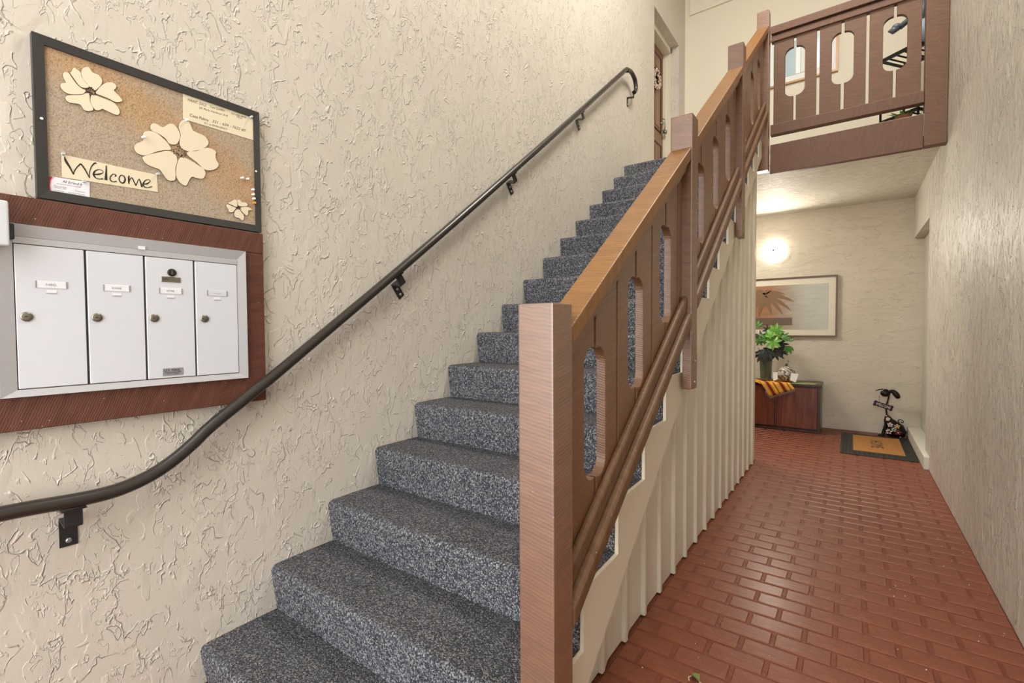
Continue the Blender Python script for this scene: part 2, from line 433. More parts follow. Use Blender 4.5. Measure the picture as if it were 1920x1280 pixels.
def PX(u, v, x):   # point of the plane X = x seen at (u, v) of the 1920x1280 photograph
    d = FW + RT * ((u - 960) / FPX) - UP * ((v - 640) / FPX)
    return CAM_O + d * ((x - CAM_O.x) / d.x)
def PY(u, v, y):
    d = FW + RT * ((u - 960) / FPX) - UP * ((v - 640) / FPX)
    return CAM_O + d * ((y - CAM_O.y) / d.y)
def text(name, body, h, org, X, Y, mat, parent, width=None, ext=.0006, shear=0.0, space=1.0):
    cu = bpy.data.curves.new(name, 'FONT'); cu.body = body; cu.size = h * 1.4; cu.extrude = ext / 2; cu.shear = shear
    cu.space_character = space; cu.resolution_u = 3
    tmp = bpy.data.objects.new(name + '_tmp', cu); COL.objects.link(tmp)
    dg = bpy.context.evaluated_depsgraph_get(); dg.update()
    me = bpy.data.meshes.new_from_object(tmp.evaluated_get(dg))
    bpy.data.objects.remove(tmp); me.name = name
    xs = [v.co.x for v in me.vertices]
    k = 1.0
    if width and xs: k = width / (max(xs) - min(xs))
    X = Vector(X).normalized(); Y = Vector(Y).normalized(); Z = X.cross(Y)
    wo_ = worigin(parent)
    for v in me.vertices:
        c = v.co; v.co = X * ((c.x - min(xs)) * k) + Y * c.y + Z * c.z
    me.materials.clear(); me.materials.append(mat)
    o = bpy.data.objects.new(name, me); COL.objects.link(o); o.parent = parent; o.location = Vector(org) - wo_
    return o

# ================================================================ SETTING
ZT = 6.3
# left wall with the recess of the upper door
b = MB()
b.box(-.25, 0, -1.6, 5.62, 0, ZT); b.box(-.25, 0, 5.62, 6.6, 5.12, ZT); b.box(-.25, 0, 5.62, 6.6, 0, 2.998); b.box(-.25, 0, 6.6, 6.88, 0, ZT)
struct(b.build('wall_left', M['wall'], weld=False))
# right wall: main leaf, head above the recess, set-back leaf
b = MB()
b.box(2.529, 2.75, -1.6, 5.1, 0, ZT); b.box(2.529, 2.75, 5.1, 5.95, 0, ZT); b.box(2.529, 2.75, 5.95, 7.28, 2.34, ZT); b.box(2.62, 2.75, 5.95, 7.28, 0, 2.34)
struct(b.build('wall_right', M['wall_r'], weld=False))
struct(bx(-1.2, 2.75, 7.28, 7.45, 0, 2.82).build('wall_back', M['wall_b']))
struct(bx(-.25, 2.529, 6.88, 7.05, 2.998, ZT).build('wall_upper', M['smooth']))
struct(bx(-.25, 2.75, -1.6, 7.05, ZT, ZT + .15).build('ceiling', M['ceil']))
# slab of the landing: its underside is the corridor ceiling
b = MB(); b.box(1.17, 2.529, 4.985, 7.28, 2.82, 2.995); b.box(-1.2, 1.17, 5.16, 7.28, 2.82, 2.995)
struct(b.build('ceiling_corridor', M['ceil'], weld=False))
struct(bx(-1.2, -1.05, 5.16, 7.28, 0, 2.82).build('wall_closet', M['smooth']))
struct(bx(.065, 2.529, 6.855, 6.88, 5.63, ZT).build('trim_1', M['smooth']))
# floor
fl = struct(bx(-1.2, 2.75, -1.6, 7.45, -.12, -.0035).build('floor', M['joint']))
PXB, PYB = .2115, .1045
def brick_mesh(wid):
    b = MB(); x0, x1, y0, y1, e, t = -wid / 2, wid / 2, -.046, .046, .004, -.0035
    V = [(x0, y0, t), (x1, y0, t), (x1, y1, t), (x0, y1, t), (x0 + e, y0 + e, 0), (x1 - e, y0 + e, 0), (x1 - e, y1 - e, 0), (x0 + e, y1 - e, 0)]
    b.add(V, [(4, 5, 6, 7), (0, 1, 5, 4), (1, 2, 6, 5), (2, 3, 7, 6), (3, 0, 4, 7)])
    return b.mesh('brick', M['brick'])
full = brick_mesh(.197)
parts = []; rest = []
XL, XR = 1.192, 2.527
for r in range(-27, 49):
    yc = 2.218 + r * PYB
    off = 1.478 if r % 2 == 0 else 1.478 + PXB / 2
    k = -13
    while off + k * PXB < XR:
        a, c = off + k * PXB + .007, off + (k + 1) * PXB - .007
        k += 1
        lo = XL if 1.05 < yc < 5.16 else (.002 if yc < 2 else -1.04)
        a, c = max(a, lo), min(c, XR)
        if c - a < .03 or c < lo: continue
        (parts if (yc > 1.35 and a > 1.0) else rest).append(((a + c) / 2, yc, c - a))
parts.sort(key=lambda p: p[1])
rest += parts[300:]; parts = parts[:300]
cache = {}
for (x, y, wd) in parts:
    key = round(wd, 3)
    if abs(key - .197) < .002: me = full
    else:
        if key not in cache: cache[key] = brick_mesh(key)
        me = cache[key]
    link('brick', me, fl, (x, y, random.uniform(-.0006, .0006)))
b = MB()
for (x, y, wd) in rest:
    x0, x1, y0, y1, e, t = x - wd / 2, x + wd / 2, y - .046, y + .046, .004, -.0035
    V = [(x0, y0, t), (x1, y0, t), (x1, y1, t), (x0, y1, t), (x0 + e, y0 + e, 0), (x1 - e, y0 + e, 0), (x1 - e, y1 - e, 0), (x0 + e, y1 - e, 0)]
    b.add(V, [(4, 5, 6, 7), (0, 1, 5, 4), (1, 2, 6, 5), (2, 3, 7, 6), (3, 0, 4, 7)])
stuff(b.build('brick_paving', M['brick'], fl, weld=False))
# ground outside the breezeway
struct(bx(-14, 16, -22, -1.6, -.3, -.02).build('ground', M['concrete']))

# ================================================================ STAIRCASE
N0Y, N0Z, RUN, RISE = .7043, .1484, .2666, .19
def ny(n): return N0Y + (n - 1) * RUN
def nz(n): return N0Z + (n - 1) * RISE
SXR = 1.283
def drift(y): return -(y - 1.2) * .0115
st = thing('staircase', (.65, .7, 0), 'carpeted staircase climbing along the cream stucco wall, grey blue loop carpet', 'staircase')
for n in range(1, 17):
    zb = nz(n - 1) if n > 1 else 0.0
    y0, y1 = ny(n), (ny(n + 1) + .022 if n < 16 else 4.99)
    z = nz(n)
    pr = [(y0 + .022, zb), (y0 + .003, z - .035), (y0 + .001, z - .022), (y0 + .005, z - .010), (y0 + .013, z - .003), (y0 + .024, z), (y0 + .13, z + .0015), (y1, z), (y1, z - .05), (y0 + .06, z - .05), (y0 + .06, zb)]
    b = MB(); nseg = 1
    b.prism(pr, lambda u, v, a: (a if a < .1 else a + drift(u), u, v), .001, SXR)
    b.build('carpeted_step', M['carpet'], st)
# stringer
sl0y, sl0z, sls = 1.294, .225, .735
def sbot(y): return sl0z + sls * (y - sl0y)
pts = []
for n in range(1, 17):
    pts.append((ny(n) + (.0 if n == 1 else .02), (nz(n - 1) if n > 1 else .0)))
    pts.append((ny(n) + (.0 if n == 1 else .02), nz(n) - .004))
pts.append((4.98, nz(16) - .004)); pts.append((4.98, sbot(4.98) if sbot(4.98) < 2.95 else 2.90)); pts.append((.99, 0.0))
pts[0] = (ny(1), 0.0)
b = MB(); b.prism(pts, lambda u, v, a: (a + drift(u), u, v), 1.284, 1.297)
b.build('stringer', M['stringer'], st)
# white underside board between the stringer and the boarding
b = MB(); yA, yB = .998, 4.98
b.hexa([(xx + (drift(y) if xx > 1.2 else 0), y, z) for xx in (1.165, 1.2835) for (y, z0) in ((yA, sbot(yA)), (yB, sbot(yB))) for z in (z0, z0 + .018)])
b.build('soffit_board', M['stringer'], st)
# vertical boarding below the stair (lapped cove boards, each with a proud edge)
pn = thing('stair_boarding', (1.18, 1.0, 0), 'cream painted vertical ribbed boards closing the side below the stairs', 'panelling')
Y0 = 1.6095; PIT = .2218
i0 = -3
for k in range(i0, 17):
    ya = Y0 + k * PIT; yb = ya + PIT
    if yb < 1.02: continue
    yb = min(yb, 5.16); ya = max(ya, 1.0)
    if yb - ya < .03: continue
    jit = random.uniform(-.002, .002)
    X0 = 1.176
    prof = [(ya + .0015, X0 - .018), (ya + .0015, X0 + .016 + jit), (ya + .006, X0 + .0185 + jit), (ya + .022, X0 + .0185 + jit), (ya + .045, X0 + .010), (ya + .085, X0 + .001), (ya + .11, X0), (yb, X0), (yb, X0 - .018)]
    prof = [p for p in prof if p[0] <= yb + 1e-6]
    z0 = .004
    def top(y): return min(max(sbot(y) + .0005, .02), 2.82)
    nP = len(prof)
    V = [(x, y, z0) for y, x in prof] + [(x, y, top(y)) for y, x in prof]
    b = MB(); b.add(V, [tuple(range(nP)), tuple(range(2 * nP - 1, nP - 1, -1))] + [(i, (i + 1) % nP, nP + (i + 1) % nP, nP + i) for i in range(nP)])
    b.build('board', M['board'], pn)

# ================================================================ STAIR RAILING
def xr(y): return 1.34 if y < 2.26 else 1.34 - (y - 2.26) * .0132
rg = thing('stair_railing', (1.3, 1.0, 0), 'brown rough sawn wooden stair railing with slotted cut-out balusters', 'railing')
def captop(y): return 1.322 + .719 * (y - 1.115)
posts = [(1.01, 1.38, .0, .35), (2.26, 2.30, 1.024, 1.335), (3.58, 3.262, 1.937, 2.27), (4.885, 4.182, 2.745, 2.745)]
post_objs = []
for i, (py, pt, pb, notch) in enumerate(posts):
    X1 = xr(py); X0 = X1 - (.107 if i == 0 else .1)
    b = MB()
    if notch - pb > .01:
        b.prism([(X0, notch), (X0, pt), (X1, pt), (X1, pb), (X1 - .042, pb), (X1 - .042, notch)], lambda u, v, a: (u, a, v), py, py + .1)
    else:
        b.box(X0, X1, py, py + .1, pb, pt)
    o = b.build('newel_post', M['post'] if i == 0 else M['wZ'], rg, bevel=.005, bseg=2, weld=True)
    post_objs.append(o)
    if i in (1, 2):
        for zz in ((pb + .03), (pb + .13)) if i == 1 else ((pb + .02), (pb + .12)):
            MB().lathe([(.0075, 0), (.0075, .003), (.004, .005)], (X1, py + .055, zz), 'X', 10).build('screw_head', M['zinc'] if i == 1 else M['wZ'], o)
W = .157
def baluster(side, h0, h1, wd):
    """half board of a pair; local y 0..wd, z relative to the cap line at the pair's centre. side +1: hole on the high y edge"""
    slope = .719; th = .033
    cy = wd + .008 if side > 0 else -.008      # pair centre in local y
    tz = lambda y: -.085 + slope * (y - cy)
    bz = lambda y: -.71 + slope * (y - cy)
    hw = .075; r = .055; c0 = -.435
    hz0, hz1 = c0 - .206, c0 + .206
    pts = []
    arc = lambda cyy, czz, a0, a1: [(cyy + r * math.cos(math.radians(a0 + (a1 - a0) * k / 6)), czz + r * math.sin(math.radians(a0 + (a1 - a0) * k / 6))) for k in range(7)]
    if side > 0:
        e = wd
        pts = [(0, bz(0)), (e, bz(e)), (e, hz0 + .004)]
        pts += [(yy, zz) for yy, zz in reversed(arc(cy - hw + r, hz0 + r, 180, 262))]
        pts += [(yy, zz) for yy, zz in reversed(arc(cy - hw + r, hz1 - r, 98, 180))]
        pts += [(e, hz1 - .004), (e, tz(e)), (0, tz(0))]
        pts = [p for p in pts if p[0] <= e + 1e-6]
    else:
        e = 0
        pts = [(wd, bz(wd)), (wd, tz(wd)), (0, tz(0)), (0, hz1 - .004)]
        pts += [(yy, zz) for yy, zz in reversed(arc(cy + hw - r, hz1 - r, 0, 82))]
        pts += [(yy, zz) for yy, zz in reversed(arc(cy + hw - r, hz0 + r, -82, 0))]
        pts += [(0, hz0 + .004), (0, bz(0))]
        pts = [p for p in pts if p[0] >= -1e-6]
    b = MB(); b.prism(pts, lambda u, v, a: (a, u, v), -th, 0)
    return b.mesh('baluster', M['wZ'], bevel=.002)
bal_cache = {}
BX = .046   # outer face of the balusters lies this far inside the outer face of the posts
def sheared(b, fn):
    b.v = [fn(*p) for p in b.v]; return b
for i in range(3):
    ya, yb = posts[i][0] + .1, posts[i + 1][0]
    span = yb - ya; mid = (ya + yb) / 2
    pitch = .171 if i == 0 else .1755
    wd = pitch - .014
    if pitch not in bal_cache: bal_cache[pitch] = (baluster(1, 0, 0, wd), baluster(-1, 0, 0, wd))
    for k in range(3):
        pc = mid + (k - 1) * 2 * pitch
        for side, me in zip((1, -1), bal_cache[pitch]):
            y0 = pc - .008 - wd if side > 0 else pc + .008
            o = link('baluster', me, rg, (xr(pc) - BX, y0, captop(pc)))
    # narrow fillers beside the posts
    g = (span - 6 * pitch) / 2 - .008
    for (p0, p1) in ((ya, ya + g), (yb - g, yb)):
        b = MB(); x1 = xr(p0) - BX
        b.hexa([(x, y, captop(y) + dz) for x in (x1 - .033, x1) for y in (p0, p1) for dz in (-.71, -.085)])
        b.build('filler_strip', M['wZ'], rg, bevel=.002)
    # sloping rails, built between the posts
    def rail(nm, dx0, dx1, t0, t1, mat, y0=ya, y1=yb, base=captop, bev=.004, bs=2):
        b = MB()
        b.hexa([(xr(y) + x, y, base(y) + dz) for x in (dx0, dx1) for y in (y0, y1) for dz in (t0, t1)])
        return b.build(nm, mat, rg, bevel=bev, bseg=bs)
    b = MB()
    # cap: main slab stops a little above the lower post, a thin outer edge runs on to it
    plan = [(-.0985, ya + .002), (-.0985, yb), (-.003, yb), (-.003, ya), (-.030, ya), (-.030, ya + .045), (-.07, ya + .042), (-.085, ya + .002)]
    b.prism(plan, lambda u, v, a: (xr(v) + u, v, captop(v) + a), -.056, 0)
    b.build('handrail', M['rail'], rg, bevel=.004, bseg=2)
    rail('sub_rail', -.075, -.022, -.100, -.057, M['wY'])
    lowA = lambda y: 1.465 + .722 * (y - 2.26)
    rail('lower_rail', -.0455, -.018, -.066, 0, M['low'], base=lowA, bev=.012, bs=3)
    rail('lower_rail', -.0455, .003, -.144, -.078, M['low'], base=lowA, bev=.014, bs=3)

# ================================================================ BALCONY RAILING
br = thing('balcony_railing', (1.31, 4.98, 2.72), 'dark brown landing balustrade above the corridor with slotted cut-out balusters', 'railing')
bx(1.312, 2.386, 4.95, 5.05, 3.985, 4.052).build('cap_rail', M['balcX'], br, bevel=.004, bseg=2)
bx(1.312, 2.386, 4.968, 5.03, 3.922, 3.975).build('upper_rail', M['balcX'], br, bevel=.004, bseg=2)
bx(1.312, 2.386, 4.965, 5.04, 3.078, 3.170).build('bottom_rail', M['balcX'], br, bevel=.004, bseg=2)
bx(1.312, 2.386, 4.98, 5.03, 2.727, 2.993).build('fascia_beam', M['balcX'], br, bevel=.003)
bx(2.388, 2.5275, 4.972, 5.06, 2.735, 4.45).build('end_post', M['balc'], br, bevel=.006, bseg=2)
edges = [(1.333, 1.49), (1.51, 1.664), (1.687, 1.841), (1.863, 2.013), (2.034, 2.191), (2.211, 2.366)]
for k in range(3):
    (a0, a1), (c0_, c1_) = edges[2 * k], edges[2 * k + 1]
    pc = (a1 + c0_) / 2; hw = .077; r = .06; z0, z1 = 3.395, 3.828
    arc = lambda cx, cz, t0, t1: [(cx + r * math.cos(math.radians(t0 + (t1 - t0) * j / 7)), cz + r * math.sin(math.radians(t0 + (t1 - t0) * j / 7))) for j in range(8)]
    L_ = [(a0, 3.165), (a1, 3.165), (a1, z0)] + list(reversed(arc(pc - hw + r, z0 + r, 180, 265))) + list(reversed(arc(pc - hw + r, z1 - r, 95, 180))) + [(a1, z1), (a1, 3.925), (a0, 3.925)]
    L_ = [p for p in L_ if p[0] <= a1 + 1e-6]
    R_ = [(c1_, 3.165), (c1_, 3.925), (c0_, 3.925), (c0_, z1)] + list(reversed(arc(pc + hw - r, z1 - r, 0, 85))) + list(reversed(arc(pc + hw - r, z0 + r, -85, 0))) + [(c0_, z0), (c0_, 3.165)]
    R_ = [p for p in R_ if p[0] >= c0_ - 1e-6]
    for pts in (L_, R_):
        b = MB(); b.prism(pts, lambda u, v, a: (u, a, v), 4.985, 5.018); b.build('baluster', M['balc'], br, bevel=.002)

# ================================================================ WALL HANDRAIL
hr = thing('wall_handrail', (.07, .3, .8), 'dark bronze round pipe handrail fixed to the left stucco wall', 'handrail')
HX = .07
path = [(-.12, .822), (.10, .822), (.25, .819), (.36, .812), (.44, .812), (.50, .822), (.56, .843), (.62, .877), (.68, .923), (.741, .975), (.936, 1.112), (1.071, 1.211), (1.608, 1.609), (2.266, 2.108), (3.428, 3.004), (4.50, 3.842), (4.60, 3.905), (4.68, 3.935), (4.755, 3.935), (4.82, 3.905), (4.85, 3.85), (4.84, 3.80), (4.80, 3.765)]
# smooth
def cr(P, n=4):
    out = []
    for i in range(len(P) - 1):
        p0, p1, p2, p3 = P[max(i - 1, 0)], P[i], P[i + 1], P[min(i + 2, len(P) - 1)]
        for k in range(n):
            t = k / n
            out.append(tuple(.5 * ((2 * p1[j]) + (-p0[j] + p2[j]) * t + (2 * p0[j] - 5 * p1[j] + 4 * p2[j] - p3[j]) * t * t + (-p0[j] + 3 * p1[j] - 3 * p2[j] + p3[j]) * t ** 3) for j in range(len(p1))))
    out.append(P[-1]); return out
MB().tube([(HX, y, z) for y, z in cr(path)], .0215, 18).build('pipe', M['pipe'], hr)
def bracket(y, zp, sl, sc=1.0):
    """flat strip: plate on the wall, foot out, up to the pipe"""
    hw = .021 * sc
    d = Vector((0, 1, sl)).normalized() if sl else Vector((0, 1, 0)); nrm = Vector((0, -d.z, d.y))
    c = Vector((0, y, zp))
    def P(x, t, s): return Vector((x, 0, 0)) + c + d * s - nrm * t
    b = MB()
    seq = [(.003, .155), (.003, .055), (.006, .049), (HX - .012, .066), (HX - .004, .060), (HX - .002, .019)]
    seq = [(.004, .150), (.004, .070), (.008, .064), (HX - .004, .076), (HX, .070), (HX, .020)]
    V = []; t = .0045
    for i, (x, dn) in enumerate(seq):
        for s in (-hw, hw):
            V.append(P(x, dn, s))
    seq2 = [(.0005, .150), (.0005, .066), (.004, .058), (HX - .008, .070), (HX - .0045, .066), (HX - .0045, .020)]
    for i, (x, dn) in enumerate(seq2):
        for s in (-hw, hw): V.append(P(x, dn, s))
    n = 6; F = []
    for i in range(n - 1):
        a = 2 * i; F.append((a, a + 1, a + 3, a + 2)); o = 2 * n; F.append((o + a, o + a + 2, o + a + 3, o + a + 1))
        F.append((a, a + 2, o + a + 2, o + a)); F.append((a + 1, o + a + 1, o + a + 3, a + 3))
    F.append((0, 2 * n, 2 * n + 1, 1)); e = 2 * (n - 1); F.append((e, e + 1, 2 * n + e + 1, 2 * n + e))
    b.add(V, F)
    # saddle below the pipe
    s0 = [P(HX + dx, tt, ss) for dx in (-.014, .014) for ss in (-hw * 1.35, hw * 1.35) for tt in (.0225, .0195)]
    b.hexa(s0)
    o = b.build('bracket', M['bracket'], hr)
    for tt in ((.132,) if sl == 0 else (.132, .10)):
        p = P(.004, tt, 0)
        MB().lathe([(.0085, 0), (.0080, .003), (.005, .0055)], tuple(p), 'X', 12).build('screw_head', M['zinc'], o)
    return o
bracket(.358, .808, 0)
bracket(1.600, 1.604, .75); bracket(2.612, 2.374, .75); bracket(3.62, 3.152, .75)
bracket(4.79, 3.785, 0, .8)

# ================================================================ MAILBOX UNIT
mb = thing('mailbox_unit', (0, .55, 1.035), 'bank of four white mailbox doors in an aluminium frame with red brown wooden surround', 'mailbox')
Yl, Yr, Zb, Zt = .11, .952, 1.034, 1.699
my0, my1, mz0, mz1 = .222, .878, 1.131, 1.618
bx(.0005, .034, Yl, Yr, mz1, Zt).build('surround_board', M['surrY'], mb, bevel=.002)
bx(.0005, .034, Yl, Yr - .074, Zb, mz0).build('surround_board', M['surrY'], mb, bevel=.002)
bx(.0005, .033, my1, Yr, Zb, mz1).build('surround_board', M['surrZ'], mb, bevel=.002)
bx(.0005, .033, Yl, my0, mz0, mz1).build('surround_board', M['surrZ'], mb, bevel=.002)
fw_ = .030
def frame4(y0, y1, z0, z1, wl, wr, wb, wt, xa, xo, xi):
    """mitred moulding, outer lip at xo and inner lip at xi"""
    b = MB()
    O = [(y0, z0), (y1, z0), (y1, z1), (y0, z1)]; I = [(y0 + wl, z0 + wb), (y1 - wr, z0 + wb), (y1 - wr, z1 - wt), (y0 + wl, z1 - wt)]
    V = [(xa, y, z) for y, z in O] + [(xo, y, z) for y, z in O] + [(xi, y, z) for y, z in I] + [(xa, y, z) for y, z in I]
    F = []
    for i in range(4):
        j = (i + 1) % 4
        F += [(i, j, 4 + j, 4 + i), (4 + i, 4 + j, 8 + j, 8 + i), (8 + i, 8 + j, 12 + j, 12 + i), (12 + i, 12 + j, j, i)]
    return b.add(V, F)
frame4(my0, my1, mz0, mz1, .034, .030, .020, .034, .02, .047, .040).build('aluminium_frame', M['alu'], mb, weld=False)
bx(.02, .032, my0 + .02, my1 - .02, mz0 + .01, mz1 - .01).build('back_plate', M['seam'], mb)
bx(.036, .042, .256, .850, 1.564, 1.583).build('top_rail', M['alu'], mb, bevel=.001)
ds = [(.2585, .4065), (.4125, .5545), (.5605, .7000), (.7060, .8465)]
dz0, dz1 = 1.1535, 1.5625
for i, (a, c) in enumerate(ds):
    d = bx(.030, .041, a, c, dz0, dz1).build('mailbox_door', M['doorwhite'], mb, bevel=.0015)
    ly = a + .020
    lz = 1.358
    MB().lathe([(.0135, 0), (.0135, .0035), (.0105, .005), (.004, .005)], (.041, ly + (.006 if i == 3 else 0), lz), 'X', 20).build('cam_lock', M['lock'], d)
    bx(.0459, .0466, ly - .004, ly + .002, lz - .0012, lz + .0012).build('keyway', M['lockdark'], d)
    cy = (a + c) / 2 - (.0 if i else .0)
    zc = 1.452
    f_ = MB()
    f_.box(.041, .0425, cy - .033, cy + .033, zc - .010, zc + .010)
    f_.build('name_holder', M['card'] if i != 3 else M['doorwhite'], d, bevel=.0005)
    bx(.0424, .0431, cy - .034, cy - .031, zc - .010, zc + .010).build('holder_lip', M['plate'], d)
    bx(.0424, .0431, cy + .031, cy + .034, zc - .010, zc + .010).build('holder_lip', M['plate'], d)
    bx(.041, .0420, cy - .011, cy + .011, zc - .024, zc - .016).build('number_tag', M['card'], d, bevel=.0004)
    bx(.0420, .0423, cy - .012, cy + .012, zc - .0255, zc - .0243).build('tag_shadow_lip', M['plate'], d)
    text('name_lettering', ['NEIL', 'KUHAR', 'HYMEL', ''][i] or '-', .006, (.0427, cy - .012, zc - .003), (0, 1, 0), (0, 0, 1), M['greyink'], d, width=.024, ext=.0002)
    if i == 2:
        MB().lathe([(.013, 0), (.013, .004), (.010, .005), (.0055, .0045)], (.041, cy + .004, 1.515), 'X', 20).build('arrow_lock', M['lockdark'], d)
        bx(.0458, .0466, cy + .0015, cy + .0055, 1.508, 1.522).build('arrow_lock_key_slot', M['lock'], d)
        p = bx(.041, .0435, cy - .028, cy + .030, 1.482, 1.500).build('engraved_plate', M['lock'], d, bevel=.002)
        text('plate_lettering', 'DPC', .007, (.0437, cy - .022, 1.488), (0, 1, 0), (0, 0, 1), M['lockdark'], d, width=.018, ext=.0002)
        bx(.041, .0425, cy - .031, cy + .031, 1.1610, 1.187).build('mail_plate', M['plate'], d, bevel=.0008)
        text('mail_lettering', 'U.S. MAIL', .0085, (.0427, cy - .026, 1.1755), (0, 1, 0), (0, 0, 1), M['ink'], d, width=.048, ext=.0003)
        text('mail_small_print', 'APPROVED BY POSTMASTER GENERAL', .003, (.0427, cy - .026, 1.1705), (0, 1, 0), (0, 0, 1), M['ink'], d, width=.050, ext=.0003)
        text('mail_small_print', 'DO NOT TAMPER', .003, (.0427, cy - .019, 1.1655), (0, 1, 0), (0, 0, 1), M['ink'], d, width=.036, ext=.0003)
bx(.044, .0455, .541, .560, 1.583, 1.594).build('sticker', M['card'], mb)
# small box fixed to the frame's left edge
lb = thing('alarm_box', (.05, .2, 1.54), 'pale grey plastic box at the left edge of the photograph beside the mailbox frame', 'box')
bx(.082, .104, .12, .2435, 1.546, 1.667).build('cover', M['boxgrey'], lb, bevel=.006, bseg=3)
bx(.0475, .082, .16, .256, 1.568, 1.612).build('dark_housing', M['boxdark'], lb, bevel=.005, bseg=3)

# ================================================================ NOTICE BOARD
nb = thing('notice_board', (0, .63, 1.708), 'black framed cork notice board pinned on the stucco above the mailboxes', 'notice board')
by0, by1, bz0, bz1 = .312, .952, 1.705, 2.178
frame4(by0, by1, bz0, bz1, .026, .020, .026, .026, .0005, .024, .021).build('frame', M['blackframe'], nb, weld=False)
bx(.0005, .015, by0 + .02, by1 - .015, bz0 + .02, bz1 - .02).build('cork_panel', M['cork'], nb)
for (u, v) in ((78, 222), (480, 321)):
    p = PX(u, v, .024); MB().lathe([(.004, 0), (.0035, .002)], tuple(p), 'X', 10).build('nail_head', M['pinwhite'], nb)
XB = .0155
fl1 = [[(700,545),(600,430),(555,320),(555,230),(600,175),(690,165),(740,210),(790,280),(900,320),(975,430),(960,520),(900,590),(820,640)],
[(680,590),(560,575),(480,500),(400,390),(330,285),(355,255),(380,200),(425,175),(470,215),(545,270),(570,370),(640,460),(710,550)],
[(650,640),(560,590),(450,490),(380,390),(310,290),(235,260),(190,290),(185,350),(225,440),(240,480),(150,490),(135,560),(200,650),(330,715),(560,715),(620,690)],
[(720,700),(640,690),(560,720),(300,730),(235,770),(250,830),(330,885),(500,910),(560,950),(600,1020),(690,1055),(780,1040),(800,1000),(740,870),(730,780)],
[(760,720),(800,715),(1000,790),(1200,875),(1300,980),(1330,1080),(1290,1130),(1200,1110),(1050,1040),(980,1010),(900,1040),(820,1010),(750,900),(735,800)],
[(830,690),(880,620),(950,540),(1050,480),(1170,470),(1250,530),(1255,590),(1215,640),(1300,730),(1380,830),(1340,870),(1230,865),(1100,800),(950,740)]]
fl2 = [[(770,520),(660,510),(600,430),(490,350),(380,300),(350,230),(390,180),(460,190),(550,240),(640,190),(720,190),(790,260),(835,360),(820,450)],
[(690,600),(640,500),(560,420),(470,340),(350,300),(250,320),(230,400),(230,460),(130,500),(90,560),(130,650),(230,695),(330,685),(480,630),(600,615)],
[(700,635),(600,620),(450,650),(250,705),(230,750),(290,830),(400,885),(500,920),(560,1000),(620,1080),(700,1105),(760,1070),(760,900),(790,790),(770,700)],
[(830,730),(790,800),(765,920),(775,1050),(850,1150),(930,1180),(970,1110),(1020,1040),(1100,1060),(1190,1070),(1240,1000),(1220,920),(1140,860),(940,740)],
[(950,690),(1100,810),(1220,920),(1330,935),(1420,900),(1450,840),(1410,760),(1400,690),(1410,640),(1350,590),(1240,570),(1100,620),(960,630)],
[(850,580),(820,480),(840,360),(805,250),(830,160),(900,120),(970,150),(1010,220),(1040,290),(1110,330),(1220,380),(1285,470),(1270,540),(1180,600),(1050,625),(960,630)]]
fl3 = [[(440,860),(450,780),(420,700),(360,690),(300,730),(210,770),(230,790),(320,830),(410,870)],
[(410,890),(300,840),(210,800),(175,840),(220,920),(250,990),(330,1000),(390,940)],
[(430,930),(380,980),(370,1060),(410,1120),(490,1140),(560,1195),(605,1150),(600,1070),(540,990),(510,930)],
[(520,900),(560,870),(690,865),(780,910),(790,950),(710,960),(710,1040),(670,1080),(610,1040),(540,960)],
[(470,840),(450,760),(430,710),(500,690),(550,750),(620,750),(690,800),(680,850),(560,860)]]
def smooth_closed(P, n=3):
    out = []; L = len(P)
    for i in range(L):
        p0, p1, p2, p3 = P[i - 1], P[i], P[(i + 1) % L], P[(i + 2) % L]
        for k in range(n):
            t = k / n
            out.append(tuple(.5 * ((2 * p1[j]) + (-p0[j] + p2[j]) * t + (2 * p0[j] - 5 * p1[j] + 4 * p2[j] - p3[j]) * t * t + (-p0[j] + 3 * p1[j] - 3 * p2[j] + p3[j]) * t ** 3) for j in range(2)))
    return out
def inset(P, d):
    # shrink a 2D outline inwards by d
    A = sum(P[i][0] * P[(i + 1) % len(P)][1] - P[(i + 1) % len(P)][0] * P[i][1] for i in range(len(P)))
    s = 1 if A > 0 else -1; out = []
    for i in range(len(P)):
        a, c = Vector(P[i - 1]), Vector(P[(i + 1) % len(P)]); t = (c - a)
        if t.length < 1e-9: out.append(P[i]); continue
        t.normalize(); n = Vector((-t.y, t.x)) * s
        q_ = Vector(P[i]) + n * d; out.append((q_.x, q_.y))
    return out
def cut_flower(petals, sc, ox, oy, label, dots):
    allp = []
    for pet in petals:
        allp.append([tuple(PX(a / sc + ox, c_ / sc + oy, XB + .002))[1:] for a, c_ in smooth_closed(pet)])
    cy = sum(p[0] for q_ in allp for p in q_) / sum(len(q_) for q_ in allp); cz = sum(p[1] for q_ in allp for p in q_) / sum(len(q_) for q_ in allp)
    f = thing('paper_flower', (XB, cy, cz), label, 'paper flower', 'cut-out flowers on the notice board')
    for P in allp:
        b = MB(); b.prism(P, lambda u, v, a: (a, u, v), XB - .0003, XB + .0022); pb = b.build('petal', M['outline'], f)
        b = MB(); b.prism(inset(P, .0007), lambda u, v, a: (a, u, v), XB + .0016, XB + .0036); b.build('petal_face', M['petal'], pb)
    r = dots[2]; b = MB(); rnd = random.Random(3)
    c0 = PX(dots[0], dots[1], XB + .0036)
    for k in range(dots[3]):
        th = rnd.uniform(0, 6.28); rr = r * math.sqrt(rnd.uniform(.02, 1)); s = rnd.uniform(.0010, .0018)
        y, z = c0.y + rr * math.cos(th), c0.z + rr * math.sin(th)
        b.box(XB + .0036, XB + .0044, y - s, y + s, z - s, z + s)
    stuff(b.build('stamen_dots', M['ink'], f, weld=False))
cut_flower(fl1, 10.664, 100, 110, 'upper left cream cut-out flower with a dotted centre on the notice board', (170, 171, .012, 26))
